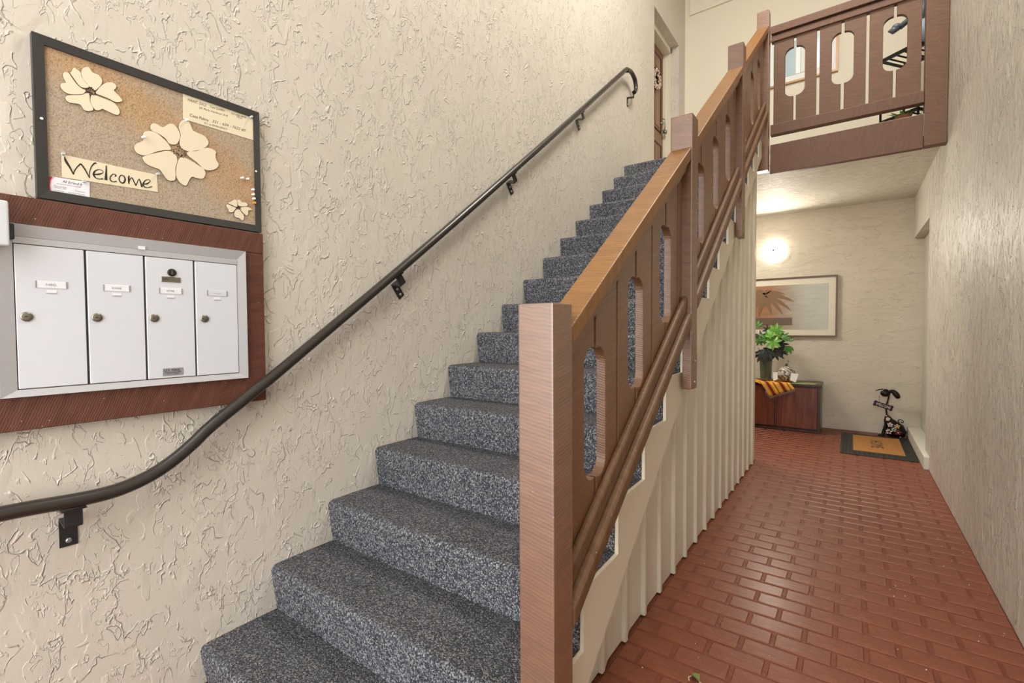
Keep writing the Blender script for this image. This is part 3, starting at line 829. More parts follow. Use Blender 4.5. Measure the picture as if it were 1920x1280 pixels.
cut_flower(fl2, 8.533, 240, 210, 'largest cream cut-out flower in the middle of the notice board', (336, 285, .020, 34))
cut_flower(fl3, 12.8, 410, 320, 'smallest cream cut-out flower in the lower right corner of the notice board', (447, 390, .006, 10))
# paper signs
def sheet(name, quad, label, cat, mat, th=.001, x=XB):
    P = [PX(u, v, x) for u, v in quad]
    b = MB(); b.prism([(p.y, p.z) for p in P], lambda u, v, a: (a, u, v), x, x + th)
    o = b.build(name, mat, None, origin=(x, P[0].y, P[0].z)); tag(o, label, cat); return o
ws = sheet('welcome_sign', [(115, 289), (294, 328), (296, 360), (116, 332)], 'long cream paper strip lettered Welcome on the notice board', 'sign', M['paper'])
S8 = 1920 / 210
strokes = [[(190,120,6),(215,200,35),(290,320,25),(345,430,14)], [(345,430,12),(360,370,14),(410,300,16),(470,245,22)], [(470,245,22),(540,340,22),(620,490,14)], [(620,490,10),(620,400,12),(650,300,14),(710,235,24),(745,245,12)],
[(690,430,16),(780,425,26),(850,405,8)], [(850,405,8),(838,365,10),(780,345,12),(715,370,20),(690,430,28),(730,490,18),(800,508,14),(850,500,22)], [(908,275,14),(905,400,26),(900,525,42)],
[(1060,465,26),(1070,435,14),(1020,425,14),(975,475,16),(980,530,20),(1030,555,16),(1085,545,18)], [(1160,440,14),(1125,490,16),(1150,560,20),(1200,575,22),(1230,520,26),(1210,460,18),(1160,440,14)],
[(1300,450,14),(1290,490,24),(1295,590,18)], [(1295,560,12),(1320,500,14),(1350,490,18),(1385,560,18),(1415,620,20)], [(1415,620,16),(1440,560,12),(1470,510,14),(1500,580,24),(1520,645,30)],
[(1545,590,16),(1600,590,24),(1660,550,8)], [(1660,550,8),(1640,520,12),(1580,530,16),(1540,590,24),(1560,640,20),(1620,655,14),(1690,635,18)]]
def ribbon(strokes, S, ox, oy, x, th, wk=1.0):
    b = MB()
    for s_ in strokes:
        P = cr([tuple(p) for p in s_], 5)
        pts = [(Vector(PX(a / S + ox, c_ / S + oy, x))[1], Vector(PX(a / S + ox, c_ / S + oy, x))[2], w_) for a, c_, w_ in P]
        mpp = (PX(ox + 50, oy + 20, x) - PX(ox + 50, oy + 21, x)).length / S
        L, R = [], []
        for i, (y, z, w_) in enumerate(pts):
            y0, z0, _ = pts[max(i - 1, 0)]; y1, z1, _ = pts[min(i + 1, len(pts) - 1)]
            t = Vector((y1 - y0, z1 - z0)); 
            if t.length < 1e-9: continue
            t.normalize(); n = Vector((-t.y, t.x)) * (w_ * mpp * .5 * wk)
            L.append((y + n.x, z + n.y)); R.append((y - n.x, z - n.y))
        for i in range(len(L) - 1):
            b.prism([L[i], L[i + 1], R[i + 1], R[i]], lambda u, v, a: (a, u, v), x, x + th)
    return b
ribbon(strokes, S8, 100, 280, XB + .001, .0006).build('lettering', M['ink'], ws, weld=False)
nt_ = sheet('phone_note', [(343, 172), (474, 217), (475, 263), (343, 223)], 'cream handwritten phone number sheet in the upper right of the notice board', 'note', M['paper'])
def note_line(body, u0, v0, u1, v1, h, par, mat=None, x=XB + .0011, sh=.25):
    a, c_ = PX(u0, v0, x), PX(u1, v1, x); X = c_ - a
    return text('handwriting', body, h, a, X, (0, -X.z, X.y), mat or M['ink'], par, width=X.length, ext=.0003, shear=sh)
note_line('MAINT. SVCS', 352, 189, 387, 200, .010, nt_); note_line('Tom Conklin', 394, 202, 421, 209, .009, nt_); note_line('321-636-4476', 433, 214, 461, 222, .007, nt_)
note_line('20 Park Harbour E-8', 373, 203, 427, 219, .007, nt_); note_line('M-F', 444, 220, 454, 224, .006, nt_)
note_line('Casa Palms', 356, 218, 391, 228, .011, nt_); note_line('321 - 639 - 7622 #5', 398, 229, 461, 247, .010, nt_); note_line('911 or EMERGENCY', 383, 232, 427, 244, .0065, nt_)
bc = sheet('business_card', [(91, 330), (168, 342), (168, 375), (90, 364)], 'white business card with a red curved edge in the lower left of the notice board', 'card', M['card'])
arcp = [PX(*p, XB + .001) for p in [(91, 330), (99, 331.5), (94.5, 338), (93, 347), (94.5, 357), (98, 365), (90, 364)]]
b = MB(); b.prism([(p.y, p.z) for p in arcp], lambda u, v, a: (a, u, v), XB + .001, XB + .0014); b.build('red_edge', M['inkred'], bc)
arcp = [PX(*p, XB + .001) for p in [(99, 331.5), (102, 332), (97, 338), (95, 347), (97, 358), (101, 365.5), (98, 365), (94.5, 357), (93, 347), (94.5, 338)]]
b = MB(); b.prism([(p.y, p.z) for p in arcp], lambda u, v, a: (a, u, v), XB + .001, XB + .0013); b.build('pink_edge', M['pink'], bc)
note_line('All Errand it', 117, 342, 154, 348.5, .008, bc); note_line('errands & home concierge', 107, 344.5, 152, 351.5, .003, bc, M['inkred'])
note_line('Mary Conklin', 101, 349, 125, 353, .004, bc, M['greyink']); note_line('cell 321 555', 101, 352, 124, 355.5, .0035, bc, M['greyink'])
note_line('licensed insured', 101, 357, 120, 360, .003, bc, M['greyink']); note_line('www.allerranditservices', 128, 361, 160, 366.5, .003, bc, M['greyink']); note_line('by appointment', 141, 358, 160, 361.5, .003, bc, M['greyink'])
note_line('references available', 134, 368, 161, 371.5, .002, bc, M['greyink'])
# push pins
def pin(u, v, mat, label, x=XB):
    p = PX(u, v, x)
    t = thing('push_pin', (x, p.y, p.z), label, 'push pin', 'pins on the notice board')
    MB().tube([(x - .004, p.y, p.z), (x + .004, p.y, p.z)], .0007, 6).build('needle', M['zinc'], t)
    MB().lathe([(.0042, .003), (.0046, .0045), (.0030, .007), (.0030, .012), (.0044, .0145), (.0040, .016)], (x, p.y, p.z), 'X', 12).build('head', mat, t)
pin(452, 334, M['pinwhite'], 'left one of two white pins in the right cork area'); pin(462, 336, M['pinwhite'], 'right one of two white pins side by side in the right cork area')
pin(472, 356, M['pinwhite'], 'top white pin of the column by the right frame edge'); pin(472.5, 365, M['pinwhite'], 'second white pin of the column by the right frame edge')
pin(474, 373, M['pinwhite'], 'third white pin of the column just above the yellow pin'); pin(475, 381, M['pinyellow'], 'yellow pin at the bottom of the column by the right frame')
pin(349, 226, M['pinwhite'], 'white pin in the top petal of the largest flower', XB + .003); pin(267, 258, M['pinwhite'], 'white pin in the left petal of the largest flower', XB + .003)
pin(469, 220, M['pinclear'], 'pale pin in the top right corner of the phone note', XB + .001); pin(117, 289, M['pinclear'], 'pale pin at the top left corner of the Welcome strip', XB + .001)
pin(294, 327, M['pinclear'], 'pale pin at the top right corner of the Welcome strip', XB + .001); pin(156, 341, M['pinclear'], 'clear pin at the top edge of the business card', XB + .001)

# ================================================================ UPPER DOOR
d1 = bpy.data.objects.new('door_1', None); COL.objects.link(d1); d1.location = (-.2, 6.1, 2.998); struct(d1)
dx = -.20
bx(dx - .04, dx, 5.68, 6.565, 3.0, 5.04).build('door_leaf', M['door'], d1, bevel=.002)
for (y0, y1) in ((5.78, 6.07), (6.17, 6.46)):
    for (z0, z1) in ((3.2, 3.78), (3.95, 4.62), (4.72, 4.94)):
        b = frame4(y0, y1, z0, z1, .025, .025, .025, .025, dx - .002, dx + .012, dx - .001); b.build('panel_moulding', M['cabdark'], d1, weld=False)
        bx(dx - .001, dx + .007, y0 + .05, y1 - .05, z0 + .05, z1 - .05).build('raised_panel', M['door'], d1, bevel=.004)
# painted frame with stops
b = MB(); b.box(dx - .04, -.10, 6.566, 6.598, 2.999, 5.12); b.box(dx - .04, -.10, 5.62, 5.679, 2.999, 5.12); b.box(dx - .04, -.10, 5.62, 6.598, 5.041, 5.118)
b.box(dx, dx + .035, 6.548, 6.567, 2.999, 5.04)
b.build('door_frame', M['smooth'], d1, weld=False)
o = MB().lathe([(.028, 0), (.028, .006), (.012, .010), (.012, .035), (.027, .045), (.030, .060), (.022, .074), (.006, .078)], (dx, 6.485, 3.965), 'X', 16).build('door_knob', M['lock'], d1)
MB().lathe([(.030, 0), (.030, .010), (.020, .020), (.008, .024)], (dx, 6.485, 4.09), 'X', 16).build('deadbolt', M['lock'], d1)
MB().tube([(dx + .015, 6.50, 4.16), (dx + .045, 6.51, 4.14), (dx + .05, 6.51, 4.04), (dx + .02, 6.50, 3.99)], .006, 8).build('pull_handle', M['lock'], d1)
wr = thing('wreath', (dx + .03, 6.20, 4.42), 'small round wreath of dusty pink blossoms on the brown upper door', 'wreath')
MB().tube([(dx + .02, 6.20 + .10 * math.cos(t * math.pi / 9), 4.555 + .10 * math.sin(t * math.pi / 9)) for t in range(19)], .018, 8).build('twig_ring', M['wreathd'], wr)
rnd = random.Random(5); b = MB()
for k in range(70):
    t = rnd.uniform(0, 6.28); rr = .10 + rnd.uniform(-.03, .03)
    b.ell((dx + .03 + rnd.uniform(0, .02), 6.20 + rr * math.cos(t), 4.555 + rr * math.sin(t)), (.012, .014, .014), 6, 4)
stuff(b.build('blossoms', M['wreath'], wr, weld=False))

# ================================================================ UPPER LANDING
up_ = thing('framed_print', (1.42, 6.87, 4.34), 'brass framed pale blue print on the upper landing wall behind the balustrade', 'picture')
def frameY(x0, x1, z0, z1, w_, y0, y1):
    b = MB(); b.box(x0, x1, y0, y1, z0, z0 + w_); b.box(x0, x1, y0, y1, z1 - w_, z1); b.box(x0, x0 + w_, y0, y1, z0 + w_, z1 - w_); b.box(x1 - w_, x1, y0, y1, z0 + w_, z1 - w_); return b
frameY(1.00, 1.775, 4.335, 4.93, .022, 6.85, 6.879).build('frame', M['brass'], up_, weld=False)
bx(1.02, 1.757, 6.862, 6.878, 4.355, 4.91).build('mount', M['whitemount'], up_)
bx(1.10, 1.66, 6.858, 6.863, 4.43, 4.84).build('print', M['glassblue'], up_)
bx(1.345, 1.39, 6.855, 6.859, 4.43, 4.84).build('printed_shape', M['printwhite'], up_); bx(1.40, 1.47, 6.855, 6.859, 4.43, 4.80).build('printed_shape', M['printpale'], up_)
# plant stand (square iron shelf turned on the landing)
e1 = Vector((.807, -.59, 0)); e2 = Vector((.59, .807, 0)); c0 = Vector((2.128, 5.384, 0)); S = .30
def sp(a, c_, z): p = c0 + e1 * a + e2 * c_; return (p.x, p.y, z)
ps = thing('plant_stand', sp(.15, .15, 2.998), 'black iron shelf stand on the upper landing behind the last balusters', 'stand')
def bar(a0, b0, a1, b1, z0, z1, t=.009):
    return MB().tube([sp(a0, b0, z0), sp(a1, b1, z1)], t, 6)
for (a, c_) in ((0, 0), (S, 0), (0, S), (S, S)):
    bar(a, c_, a, c_, 2.998, 3.70, .010).build('leg', M['blackwire'], ps)
for zz in (3.12, 3.66):
    b = MB()
    for (p, q_) in (((0, 0), (S, 0)), ((S, 0), (S, S)), ((S, S), (0, S)), ((0, S), (0, 0))):
        b.hexa([Vector(sp(*P_, zz)) + Vector((0, 0, dz)) + o_ for P_ in (p, q_) for o_ in (Vector((.006, .006, 0)), Vector((-.006, -.006, 0))) for dz in (-.012, .016)])
    b.build('shelf_frame', M['blackwire'], ps, weld=False)
    for k in range(1, 5):
        MB().tube([sp(S * k / 5, 0, zz - .004), sp(S * k / 5, S, zz - .004)], .007, 6).build('slat', M['blackwire'], ps)
bd = thing('bird_figurine', sp(.2, .12, 3.676), 'slate blue ceramic water bird standing on the black shelf of the upper landing', 'figurine')
bc_ = Vector(sp(.235, .13, 3.80))
MB().ell(bc_, (.062, .055, .12), 16, 10).build('body', M['birdb'], bd)
neck = [bc_ + Vector((-.01, 0, .09)), bc_ + Vector((.0, -.01, .16)), bc_ + Vector((.01, -.01, .23)), bc_ + Vector((-.01, -.02, .285)), bc_ + Vector((-.05, -.03, .275))]
MB().tube([tuple(p) for p in cr([tuple(p) for p in neck], 4)], .024, 10).build('neck', M['bird'], bd)
hd = PY(1681, 51, bc_.y - .03)
MB().ell(hd, (.036, .03, .03), 12, 8).build('head', M['bird'], bd)
bk = PY(1665, 59, bc_.y - .03)
MB().tube([tuple(hd + Vector((.01, 0, -.005))), tuple((hd + bk) / 2 + Vector((0, 0, -.016))), tuple(bk)], [.027, .028, .006], 10).build('bill', M['bird'], bd)
MB().tube([tuple(hd + Vector((.02, 0, -.01))), tuple(bc_ + Vector((0, -.01, .20)))], [.024, .022], 10).build('throat', M['bird'], bd)
pt = thing('potted_plant', (2.27, 5.10, 3.0), 'green spiky plant in a low pot on the landing floor below the shelf', 'potted plant')
MB().lathe([(.045, 0), (.055, .05), (.06, .055)], (2.27, 5.13, 2.999), 'Z', 16).build('pot', M['terracotta'], pt)
rnd = random.Random(9)
for k in range(11):
    th = rnd.uniform(0, 6.28); L = rnd.uniform(.05, .10)
    P = [Vector((2.27, 5.13, 3.04)) + Vector((math.cos(th) * L * t, math.sin(th) * L * .6 * t, .07 * t - .02 * t * t)) for t in (0, .4, .8, 1.1)]
    n = Vector((-math.sin(th), math.cos(th), 0)); V = []
    for p, w_ in zip(P, (.006, .010, .008, .001)): V += [p + n * w_, p - n * w_, p + Vector((0, 0, -.002))]
    MB().add(V, [(3 * i + a, 3 * i + b_, 3 * i + 3 + b_, 3 * i + 3 + a) for i in range(3) for a, b_ in ((0, 1), (1, 2), (2, 0))]).build('leaf', M['leafB'], pt)

# ================================================================ CORRIDOR END
lp = thing('wall_lamp', (1.085, 7.28, 2.33), 'round lit white glass lamp fixed high on the corridor end wall', 'lamp')
MB().lathe([(.145, 0), (.145, -.03)], (1.085, 7.279, 2.33), 'Y', 32).build('base', M['smooth'], lp)
MB().lathe([(.16, -.02), (.158, -.045), (.14, -.075), (.10, -.10), (.05, -.112), (.012, -.115)], (1.085, 7.279, 2.33), 'Y', 36).build('glass_shade', M['lamp'], lp)
la = area('lamp_light', (1.085, 7.14, 2.33), (math.radians(-90), 0, 0), .3, .3, 17, (1, .93, .80)); la.data.shape = 'DISK'
MB().lathe([(.010, -.11), (.012, -.122), (.004, -.134)], (1.085, 7.279, 2.33), 'Y', 12).build('finial', M['lockdark'], lp)

pc_ = thing('framed_painting', (1.2, 7.27, 1.17), 'wide framed palm beach print in an ivory mount on the corridor end wall', 'picture')
frameY(.52, 1.795, 1.175, 1.965, .020, 7.245, 7.278).build('frame', M['goldframe'], pc_, weld=False)
bx(.53, 1.785, 7.258, 7.277, 1.185, 1.955).build('mount', M['mat_board'], pc_)
bx(.64, 1.695, 7.255, 7.259, 1.275, 1.865).build('print', M['print'], pc_)
b = MB(); yp = 7.2535
cx_, cz_ = PY(1433, 553, yp).x, PY(1433, 553, yp).z
for ang, L in ((175, .3), (150, .26), (200, .28), (225, .26), (120, .2), (90, .12), (60, .2), (25, .28), (2, .36), (-18, .34), (-35, .28), (-60, .18), (250, .2)):
    a = math.radians(ang); d = Vector((math.cos(a), math.sin(a))); n = Vector((-d.y, d.x)); P = []; Q = []
    for t in (0, .3, .6, .85, 1):
        c2 = Vector((cx_, cz_)) + d * L * t + Vector((0, -.12 * t * t)); ww = (.012, .028, .026, .016, .001)[int(round(t * 4))] if t != .85 else .014
        P.append(c2 + n * ww); Q.append(c2 - n * ww)
    yk = yp - .0004 * (ang % 7)
    for i in range(4): b.prism([tuple(P[i]), tuple(P[i + 1]), tuple(Q[i + 1]), tuple(Q[i])], lambda u, v, a_: (u, a_, v), yk, yp + .0016)
b.prism([(cx_ - .02, cz_), (cx_ + .02, cz_), (cx_ + .035, cz_ - .16), (cx_ - .01, cz_ - .16)], lambda u, v, a_: (u, a_, v), yp, yp + .0016)
b.build('printed_palm', M['palm'], pc_, weld=False)
bx(.64, 1.30, 7.2535, 7.2552, 1.33, 1.43).build('printed_sea', M['printsea'], pc_)

# cabinet
CZ = .60
cb = thing('cabinet', (1.1, 6.8, 0), 'low dark walnut cabinet against the corridor end wall', 'cabinet')
x0, x1, y0, y1 = .35, 1.645, 6.805, 7.255
bx(x0, x1, y0 + .012, y1, .035, CZ - .03).build('carcass', M['cabdark'], cb, bevel=.003)
bx(x0 - .015, x1 + .012, y0 - .012, y1, CZ - .03, CZ).build('top', M['cabdark'], cb, bevel=.005, bseg=2)
bx(x0, x1, y0, y1, .004, .035).build('plinth', M['cabdark'], cb)
for (a, c_) in ((.39, .78), (.80, 1.155), (1.235, 1.615)):
    d = bx(a, c_, y0 - .004, y0 + .012, .05, CZ - .045).build('door', M['cab'], cb, bevel=.003)
bx(1.158, 1.232, y0 - .002, y0 + .012, .05, CZ - .045).build('stile', M['cab'], cb, bevel=.003)
for xx in (1.176, 1.206): bx(xx, xx + .008, y0 - .006, y0 - .001, .05, CZ - .045).build('bead', M['cabdark'], cb)
bx(1.622, 1.643, y0 - .003, y0 + .012, .036, CZ - .032).build('edge_strip', M['cabdark'], cb)

# runner cloth: lies on the top and hangs over the front edge
def cloth(name, pts_top, pts_front, mat, th=.003):
    return None
rn = thing('table_runner', (1.1, 6.9, CZ), 'striped orange and red woven cloth hanging over the cabinet front', 'cloth')
b = MB(); cols = 26; xa, xb = .62, 1.33
V = []; rows = 9
def drop(x):   # how far the hem hangs, a corner dipping at x about 1.10
    return max(.012, .30 - (1.05 - x) * 2.2) if x < 1.05 else max(.0, .30 - (x - 1.05) * .70)
for i in range(cols + 1):
    x = xa + (xb - xa) * i / cols; dd = drop(x) * .62
    wv = .006 * math.sin(x * 38)
    for j in range(rows):
        if j < 4: V.append((x + .00 * j, 7.12 - (7.12 - 6.79) * j / 3.0 if j < 3 else 6.789, CZ + .003 + .0015 * math.sin(x * 31 + j)))
        else:
            t = (j - 3) / (rows - 4); V.append((x + .09 * t * (1 if x < 1.0 else .6), 6.784 - .004 + wv * t - .004 * t, CZ + .001 - dd * t))
F = []
for i in range(cols):
    for j in range(rows - 1):
        a = i * rows + j; F.append((a, a + 1, a + rows + 1, a + rows))
b.add(V, F, 0, True)
o = b.build('woven_cloth', M['runner'], rn)
sm_ = o.modifiers.new('thick', 'SOLIDIFY'); sm_.thickness = .003; sm_.offset = 1
fr = MB()
for i in range(cols):
    for t in (0, .33, .66):
        p = Vector(V[i * rows + rows - 1]).lerp(Vector(V[(i + 1) * rows + rows - 1]), t)
        if CZ - p.z > .03: fr.tube([tuple(p), (p.x + .004, p.y - .001, p.z - .028)], .0016, 4)
stuff(fr.build('fringe', M['fringe'], rn, weld=False))
gm = thing('green_mat', (1.5, 6.95, CZ), 'sage green pointed cloth with a cream edge at the right end of the cabinet top', 'cloth')
P = [(1.345, 6.805), (1.45, 6.83), (1.58, 6.86), (1.665, 6.905), (1.60, 7.0), (1.45, 7.05), (1.345, 7.06)]
b = MB(); b.prism(P, lambda u, v, a: (u, v, a), CZ + .001, CZ + .006); b.build('green_cloth', M['greencloth'], gm)
P2 = [(1.34, 6.792), (1.40, 6.793), (1.50, 6.796), (1.60, 6.83), (1.58, 6.858), (1.45, 6.828), (1.34, 6.798)]
b = MB(); b.prism(P2, lambda u, v, a: (u, v, a), CZ + .001, CZ + .005); b.build('cream_edge', M['creamcloth'], gm)

# vase with leaves
ZV = CZ + .014
va = thing('vase', (1.035, 6.96, ZV), 'tall grey green glass vase of dark leaves on the walnut cabinet', 'vase')
b = MB(); seg = 6
def hexring(r, z, off=0): return [(1.035 + r * math.cos(math.pi / 3 * k + .35), 6.96 + r * math.sin(math.pi / 3 * k + .35), z) for k in range(6)]
rings = [hexring(.066, ZV), hexring(.070, ZV + .10), hexring(.074, ZV + .20), hexring(.078, ZV + .31), hexring(.072, ZV + .31), hexring(.066, ZV + .15), hexring(.060, ZV + .015)]
V = [p for r_ in rings for p in r_]; F = [(i * 6 + k, i * 6 + (k + 1) % 6, (i + 1) * 6 + (k + 1) % 6, (i + 1) * 6 + k) for i in range(6) for k in range(6)]
F += [tuple(range(5, -1, -1)), tuple(range(36, 42))]
b.add(V, F); b.build('glass_body', M['glass'], va, bevel=.002)
MB().lathe([(.052, .018), (.055, .06)], (1.035, 6.96, ZV), 'Z', 6).build('water', M['water'], va)
for k, (dx_, dy_) in enumerate(((-.09, -.02), (.03, -.05), (.10, -.02), (-.02, .03), (.06, .03))):
    MB().tube([(1.035 + dx_ * .1, 6.96, ZV + .03), (1.035 + dx_ * .3, 6.96 + dy_ * .4, ZV + .28), (1.035 + dx_, 6.96 + dy_, ZV + .42)], .004, 6).build('stem', M['stem'], va)
def leaflet(c, d, n, L, wd):
    """pointed leaflet from c along d; n = leaf normal"""
    s = d.cross(n).normalized(); V = []; F = []
    for t, k in ((0, .10), (.2, .62), (.45, 1.0), (.7, .8), (.88, .4), (1.0, .02)):
        p = c + d * (L * t) - n * (L * .18 * t * t)
        V += [p + s * wd * k * .5 + n * .003, p - n * .0, p - s * wd * k * .5 + n * .003]
    for i in range(5):
        a = 3 * i; F += [(a, a + 1, a + 4, a + 3), (a + 1, a + 2, a + 5, a + 4)]
    nV = len(V); V2 = [v - n * .0012 for v in V]
    return V + V2, F + [tuple(nV + i for i in reversed(f)) for f in F]
def palmate(u, v, y, R, mat, ang0=90, span=300, cnt=7, tilt=(.1, -1, .35), par=None, ang_c=90):
    c = PY(u, v, y); n = Vector(tilt).normalized(); b = MB()
    for k in range(cnt):
        a = math.radians(ang_c + (k - (cnt - 1) / 2) * span / max(cnt - 1, 1))
        d = Vector((math.cos(a), 0, math.sin(a))); d = (d - n * d.dot(n)).normalized()
        L = R * (1 - .25 * abs(k - (cnt - 1) / 2) / ((cnt - 1) / 2 + .01))
        Vv, Ff = leaflet(c, d, n, L, R * (.27 if mat is M['leafD'] else .34)); b.add(Vv, Ff)
    return b.build('leaf', mat, par, weld=False)
lv = [(1450, 640, 6.86, .125, 'leafB', 300, 7, -90), (1453, 622, 6.90, .13, 'leafB', 200, 6, 60), (1466, 634, 6.90, .11, 'leafM', 150, 5, 50), (1438, 634, 6.90, .12, 'leafM', 260, 6, 120), (1447, 632, 6.85, .12, 'leafB', 90, 3, 115),
      (1424, 640, 6.92, .09, 'leafM', 300, 7, 90), (1419, 612, 6.95, .10, 'leafM', 120, 4, 60), (1478, 648, 6.90, .12, 'leafM', 80, 4, -85), (1480, 640, 6.90, .07, 'leafM', 60, 3, 50),
      (1436, 655, 6.88, .20, 'leafD', 110, 5, -95), (1428, 660, 6.92, .15, 'leafD', 120, 5, -110), (1452, 658, 6.90, .15, 'leafD', 120, 5, -40), (1462, 654, 6.93, .14, 'leafD', 120, 5, -10), (1452, 624, 7.02, .11, 'leafD', 160, 5, 60),
      (1440, 620, 7.04, .10, 'leafD', 120, 4, 120), (1428, 632, 7.02, .12, 'leafD', 200, 5, 150), (1460, 645, 7.0, .13, 'leafD', 180, 6, 20), (1445, 655, 6.97, .13, 'leafD', 200, 6, -90)]
for (u, v, y, R, mt, spn, cnt, ac) in lv: palmate(u, v, y, R, M[mt], 90, spn, cnt, (random.uniform(-.2, .2), -1, random.uniform(.1, .5)), va, ac)

gd = thing('silver_gourd', (1.265, 6.95, ZV), 'round silver swirl glazed gourd ornament with a curved stem on the cabinet', 'ornament')
prof = [(.02, .0), (.06, .008), (.098, .045), (.108, .09), (.100, .135), (.07, .17), (.03, .188), (.012, .19)]
o = MB().lathe(prof, (1.265, 6.95, ZV), 'Z', 24).build('body', M['silver'], gd)
MB().tube([(1.265, 6.95, ZV + .18), (1.272, 6.95, ZV + .215), (1.292, 6.95, ZV + .262), (1.305, 6.95, ZV + .25)], [.022, .015, .009, .006], 10).build('stem', M['silver'], gd)
def cardq(quad, y, label, th=.002):
    P = [PY(u, v, y) for u, v in quad]
    zmin = min(p.z for p in P); sh = (ZV - zmin)
    P = [Vector((p.x, p.y, p.z + sh)) for p in P]
    c = sum(P, Vector()) / 4
    b = MB(); b.prism([(p.x, p.z) for p in P], lambda u, v, a: (u, y + a + (v - ZV) * .25, v), 0, th)
    o = b.build('white_card', M['white'], None, origin=(c.x, y, ZV)); tag(o, label, 'card', 'cards beside the gourd')
cardq([(1483, 703), (1497, 704.5), (1492, 720), (1481, 716)], 6.83, 'white folded card leaning in front of the silver gourd on its right')
cardq([(1449, 699), (1458, 699), (1458, 712), (1450, 715)], 6.86, 'white card standing between the glass vase and the silver gourd')

# ================================================================ DOOR MAT, SILL, DOG FIGURE
dm = thing('door_mat', (2.17, 6.48, 0), 'black rubber edged coir door mat on the red brick corridor floor', 'door mat')
MX0, MX1, MY0, MY1 = 1.86, 2.487, 5.915, 7.05
bx(MX0, MX1, MY0, MY1, .0008, .010).build('rubber_base', M['rubber'], dm, bevel=.002)
bx(1.972, 2.398, 6.08, 6.93, .009, .016).build('coir_panel', M['coir'], dm, bevel=.002)
b = MB()
for (xx0, xx1, nx) in ((1.87, 1.962, 3), (2.408, 2.48, 3)):
    for i in range(nx):
        xc = xx0 + (xx1 - xx0) * (i + .5) / nx
        for j in range(26):
            yc = MY0 + .03 + j * .0418; b.box(xc - .010, xc + .010, yc - .014, yc + .014, .010, .013)
for j in range(11):
    for yc in (5.955, 5.99, 6.03, 6.96, 7.0):
        xc = 1.985 + j * .040; b.box(xc - .014, xc + .014, yc - .010, yc + .010, .010, .013)
stuff(b.build('rubber_studs', M['rubberhi'], dm, weld=False))
text('mat_lettering', 'HOME', .11, (2.13, 6.70, .0162), (0, -1, 0), (1, 0, 0), M['ink'], dm, width=.40, ext=.0008)
# step of the recess
sl_ = struct(bx(2.492, 2.6195, 5.66, 7.279, .0, .118).build('trim_2', M['greypaint'], bevel=.006, bseg=2))

dg_ = thing('dog_figure', (2.36, 7.17, 0), 'dark metal long necked dog garden figure with mosaic body by the end wall', 'figurine')
YD = 7.16
def D(u, v, dy=0): return PY(u, v, YD + dy)
zs = lambda p: Vector((p.x, p.y, p.z))
gz = D(1680, 812).z
b = MB()
prof = [(1663, 776, 4), (1665, 784, 9), (1670, 792, 14), (1676, 800, 20), (1679, 808, 22), (1679, 814, 18)]
# body: sitting pear shape lathed round a leaning axis
cx0 = [D(u, v) for u, v, r_ in prof]; ppm = (D(1700, 800) - D(1600, 800)).length / 100
base = cx0[-1].z
off = Vector((0, 0, .012 - base))
MB().tube([tuple(c + off) for c in cx0], [r_ * ppm * .95 for _, _, r_ in prof], 18).build('body', M['dogmetal'], dg_)
rnd = random.Random(12)
def flower(u, v, r_, mp, mc, dy):
    b = MB(); c = D(u, v, dy) + off
    for k in range(5):
        a = 2 * math.pi * k / 5 + .3; b.ell((c.x + r_ * math.cos(a), c.y, c.z + r_ * math.sin(a)), (.010, .006, .010), 8, 5)
    b.build('mosaic_flower', mp, dg_, weld=False)
    MB().ell(tuple(c), (.008, .008, .008), 8, 5).build('mosaic_centre', mc, dg_)
flower(1667, 807, .020, M['gemw'], M['gemp'], -.115); flower(1684, 809, .020, M['gemp'], M['gemw'], -.125); flower(1669, 794, .018, M['gemw'], M['gemt'], -.09)
flower(1682, 797, .018, M['gemy'], M['gemw'], -.105); flower(1665, 783, .012, M['gemw'], M['gemy'], -.06); flower(1676, 803, .016, M['gemt'], M['gemp'], -.125)
b = MB()
for k in range(46):
    t = rnd.uniform(0, 1); i = min(int(t * 5), 4); c = cx0[i].lerp(cx0[i + 1], t * 5 - i) + off; r_ = prof[i][2] * ppm
    a = rnd.uniform(-2.6, -.5); b.ell((c.x + math.cos(a) * r_ * .95, c.y + math.sin(a) * r_ * .95, c.z), (.006, .006, .006), 6, 4)
stuff(b.build('mosaic_chips', M['gemw'], dg_, weld=False))
MB().tube([tuple(D(*p) + off) for p in cr([(1663, 780), (1662, 768), (1661, 760), (1665, 748), (1667, 738)], 3)], .009, 8).build('neck', M['dogmetal'], dg_)
MB().ell(tuple(D(1660, 735) + off), (.050, .038, .040), 14, 8).build('head', M['dogmetal'], dg_)
MB().ell(tuple(D(1661, 729, .0) + off), (.026, .02, .014), 10, 6).build('brow', M['dogmetal'], dg_)
MB().tube([tuple(D(*p) + off) for p in cr([(1664, 732), (1674, 731.5), (1681, 738), (1685, 745)], 4)], [.010, .014, .018, .021, .024, .027, .029, .030, .031, .030, .027, .020, .008], 10).build('ear', M['dogmetal'], dg_)
MB().tube([tuple(D(*p, .02) + off) for p in ((1656, 727), (1648, 728), (1641, 730.5))], [.006, .007, .003], 6).build('ear', M['dogmetal'], dg_)
MB().tube([tuple(D(*p) + off) for p in cr([(1688, 806), (1692, 800), (1686, 790), (1684, 786), (1687, 784), (1691, 785), (1694, 788), (1692, 790.5), (1689, 788)], 3)], .005, 6).build('tail', M['dogmetal'], dg_)
for (ua, va_) in ((1653, 813), (1657, 814)):
    MB().tube([tuple(D(1661, 786, -.03) + off), tuple(D(ua, va_, -.06) + off)], .008, 6).build('front_leg', M['dogmetal'], dg_)
    p = D(ua - 2, 814.5, -.07) + off; MB().ell((p.x, p.y, .014), (.03, .02, .012), 10, 6).build('paw', M['dogmetal'], dg_)
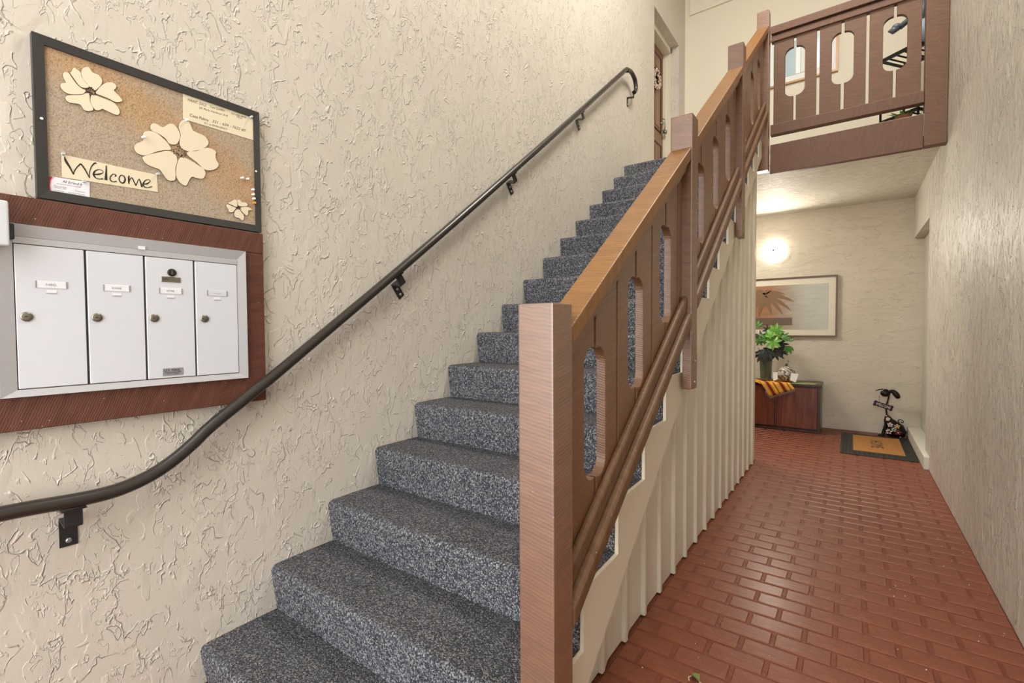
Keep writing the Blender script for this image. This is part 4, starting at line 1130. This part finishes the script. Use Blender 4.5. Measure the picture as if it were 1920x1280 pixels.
bs = D(1656, 758, -.05) + off; ang = math.radians(-18); X_ = Vector((math.cos(ang), 0, math.sin(ang))); Z_ = Vector((-math.sin(ang), 0, math.cos(ang)))
bp = []
for (a, c_) in ((-.09, .028), (-.075, .030), (-.065, .024), (.065, .024), (.075, .030), (.09, .028), (.098, .012), (.09, 0), (.098, -.012), (.09, -.028), (.075, -.030), (.065, -.024), (-.065, -.024), (-.075, -.030), (-.09, -.028), (-.098, -.012), (-.09, 0), (-.098, .012)):
    bp.append((a, c_ * 1.15))
b = MB(); b.prism(bp, lambda u, v, a: tuple(bs + X_ * u + Z_ * v + Vector((0, a, 0))), -.006, .006); sg = b.build('bone_sign', M['dogmetal'], dg_)
text('sign_lettering', 'WELCOME', .030, bs - X_ * .072 - Z_ * .014 + Vector((0, -.0065, 0)), X_, Z_, M['signw'], sg, width=.144, ext=.002)
for s_ in (-.045, .045):
    a = bs + X_ * s_ + Z_ * .02; MB().tube([tuple(a), (a.x, a.y + .03, a.z + .085)], .002, 5).build('hanging_chain', M['dogmetal'], dg_)

# ================================================================ LITTER ON THE FLOOR
lf = thing('fallen_leaf', (1.475, 1.80, 0), 'small curled green leaf on the red bricks near the stair boarding', 'leaf')
P = [Vector((1.468, 1.815, .002)), Vector((1.485, 1.802, .010)), Vector((1.500, 1.786, .003))]
b = MB(); V = []
for p, w_ in zip(P, (.002, .011, .002)): V += [p + Vector((w_, w_, .004)), p, p - Vector((w_, w_, -.004)), p + Vector((w_, w_, .0028)), p - Vector((0, 0, .001)), p - Vector((w_, w_, -.0028))]
for i in range(2):
    a = 6 * i; b.add(V[a:a + 12] if False else [], [])
F = []
for i in range(2):
    a = 6 * i; F += [(a, a + 1, a + 7, a + 6), (a + 1, a + 2, a + 8, a + 7), (a + 3, a + 9, a + 10, a + 4), (a + 4, a + 10, a + 11, a + 5)]
b.add(V, F, 0, True); b.build('leaf_blade', M['leaf_litter'], lf, weld=False)
MB().tube([(1.500, 1.786, .003), (1.515, 1.776, .003), (1.527, 1.770, .004)], [.002, .004, .003], 6).build('leaf_stalk', M['debris'], lf)
MB().tube([(1.470, 1.80, .003), (1.462, 1.785, .004), (1.468, 1.770, .003)], [.0015, .002, .0015], 6).build('leaf_sprig', M['debris'], lf)
rnd = random.Random(21); b = MB()
for k in range(90):
    y = 1.3 + 4.5 * rnd.random() ** 1.6; x = rnd.uniform(1.25, 2.5) if rnd.random() < .45 else rnd.uniform(2.1, 2.5); s = rnd.uniform(.0012, .0028)
    b.ell((x, y, s * .9), (s, s * rnd.uniform(.6, 1.4), s), 6, 4)
o = stuff(b.build('floor_grit', M['debris'], None, weld=False)); tag(o, 'tiny pale specks of grit scattered over the red brick floor', 'grit')
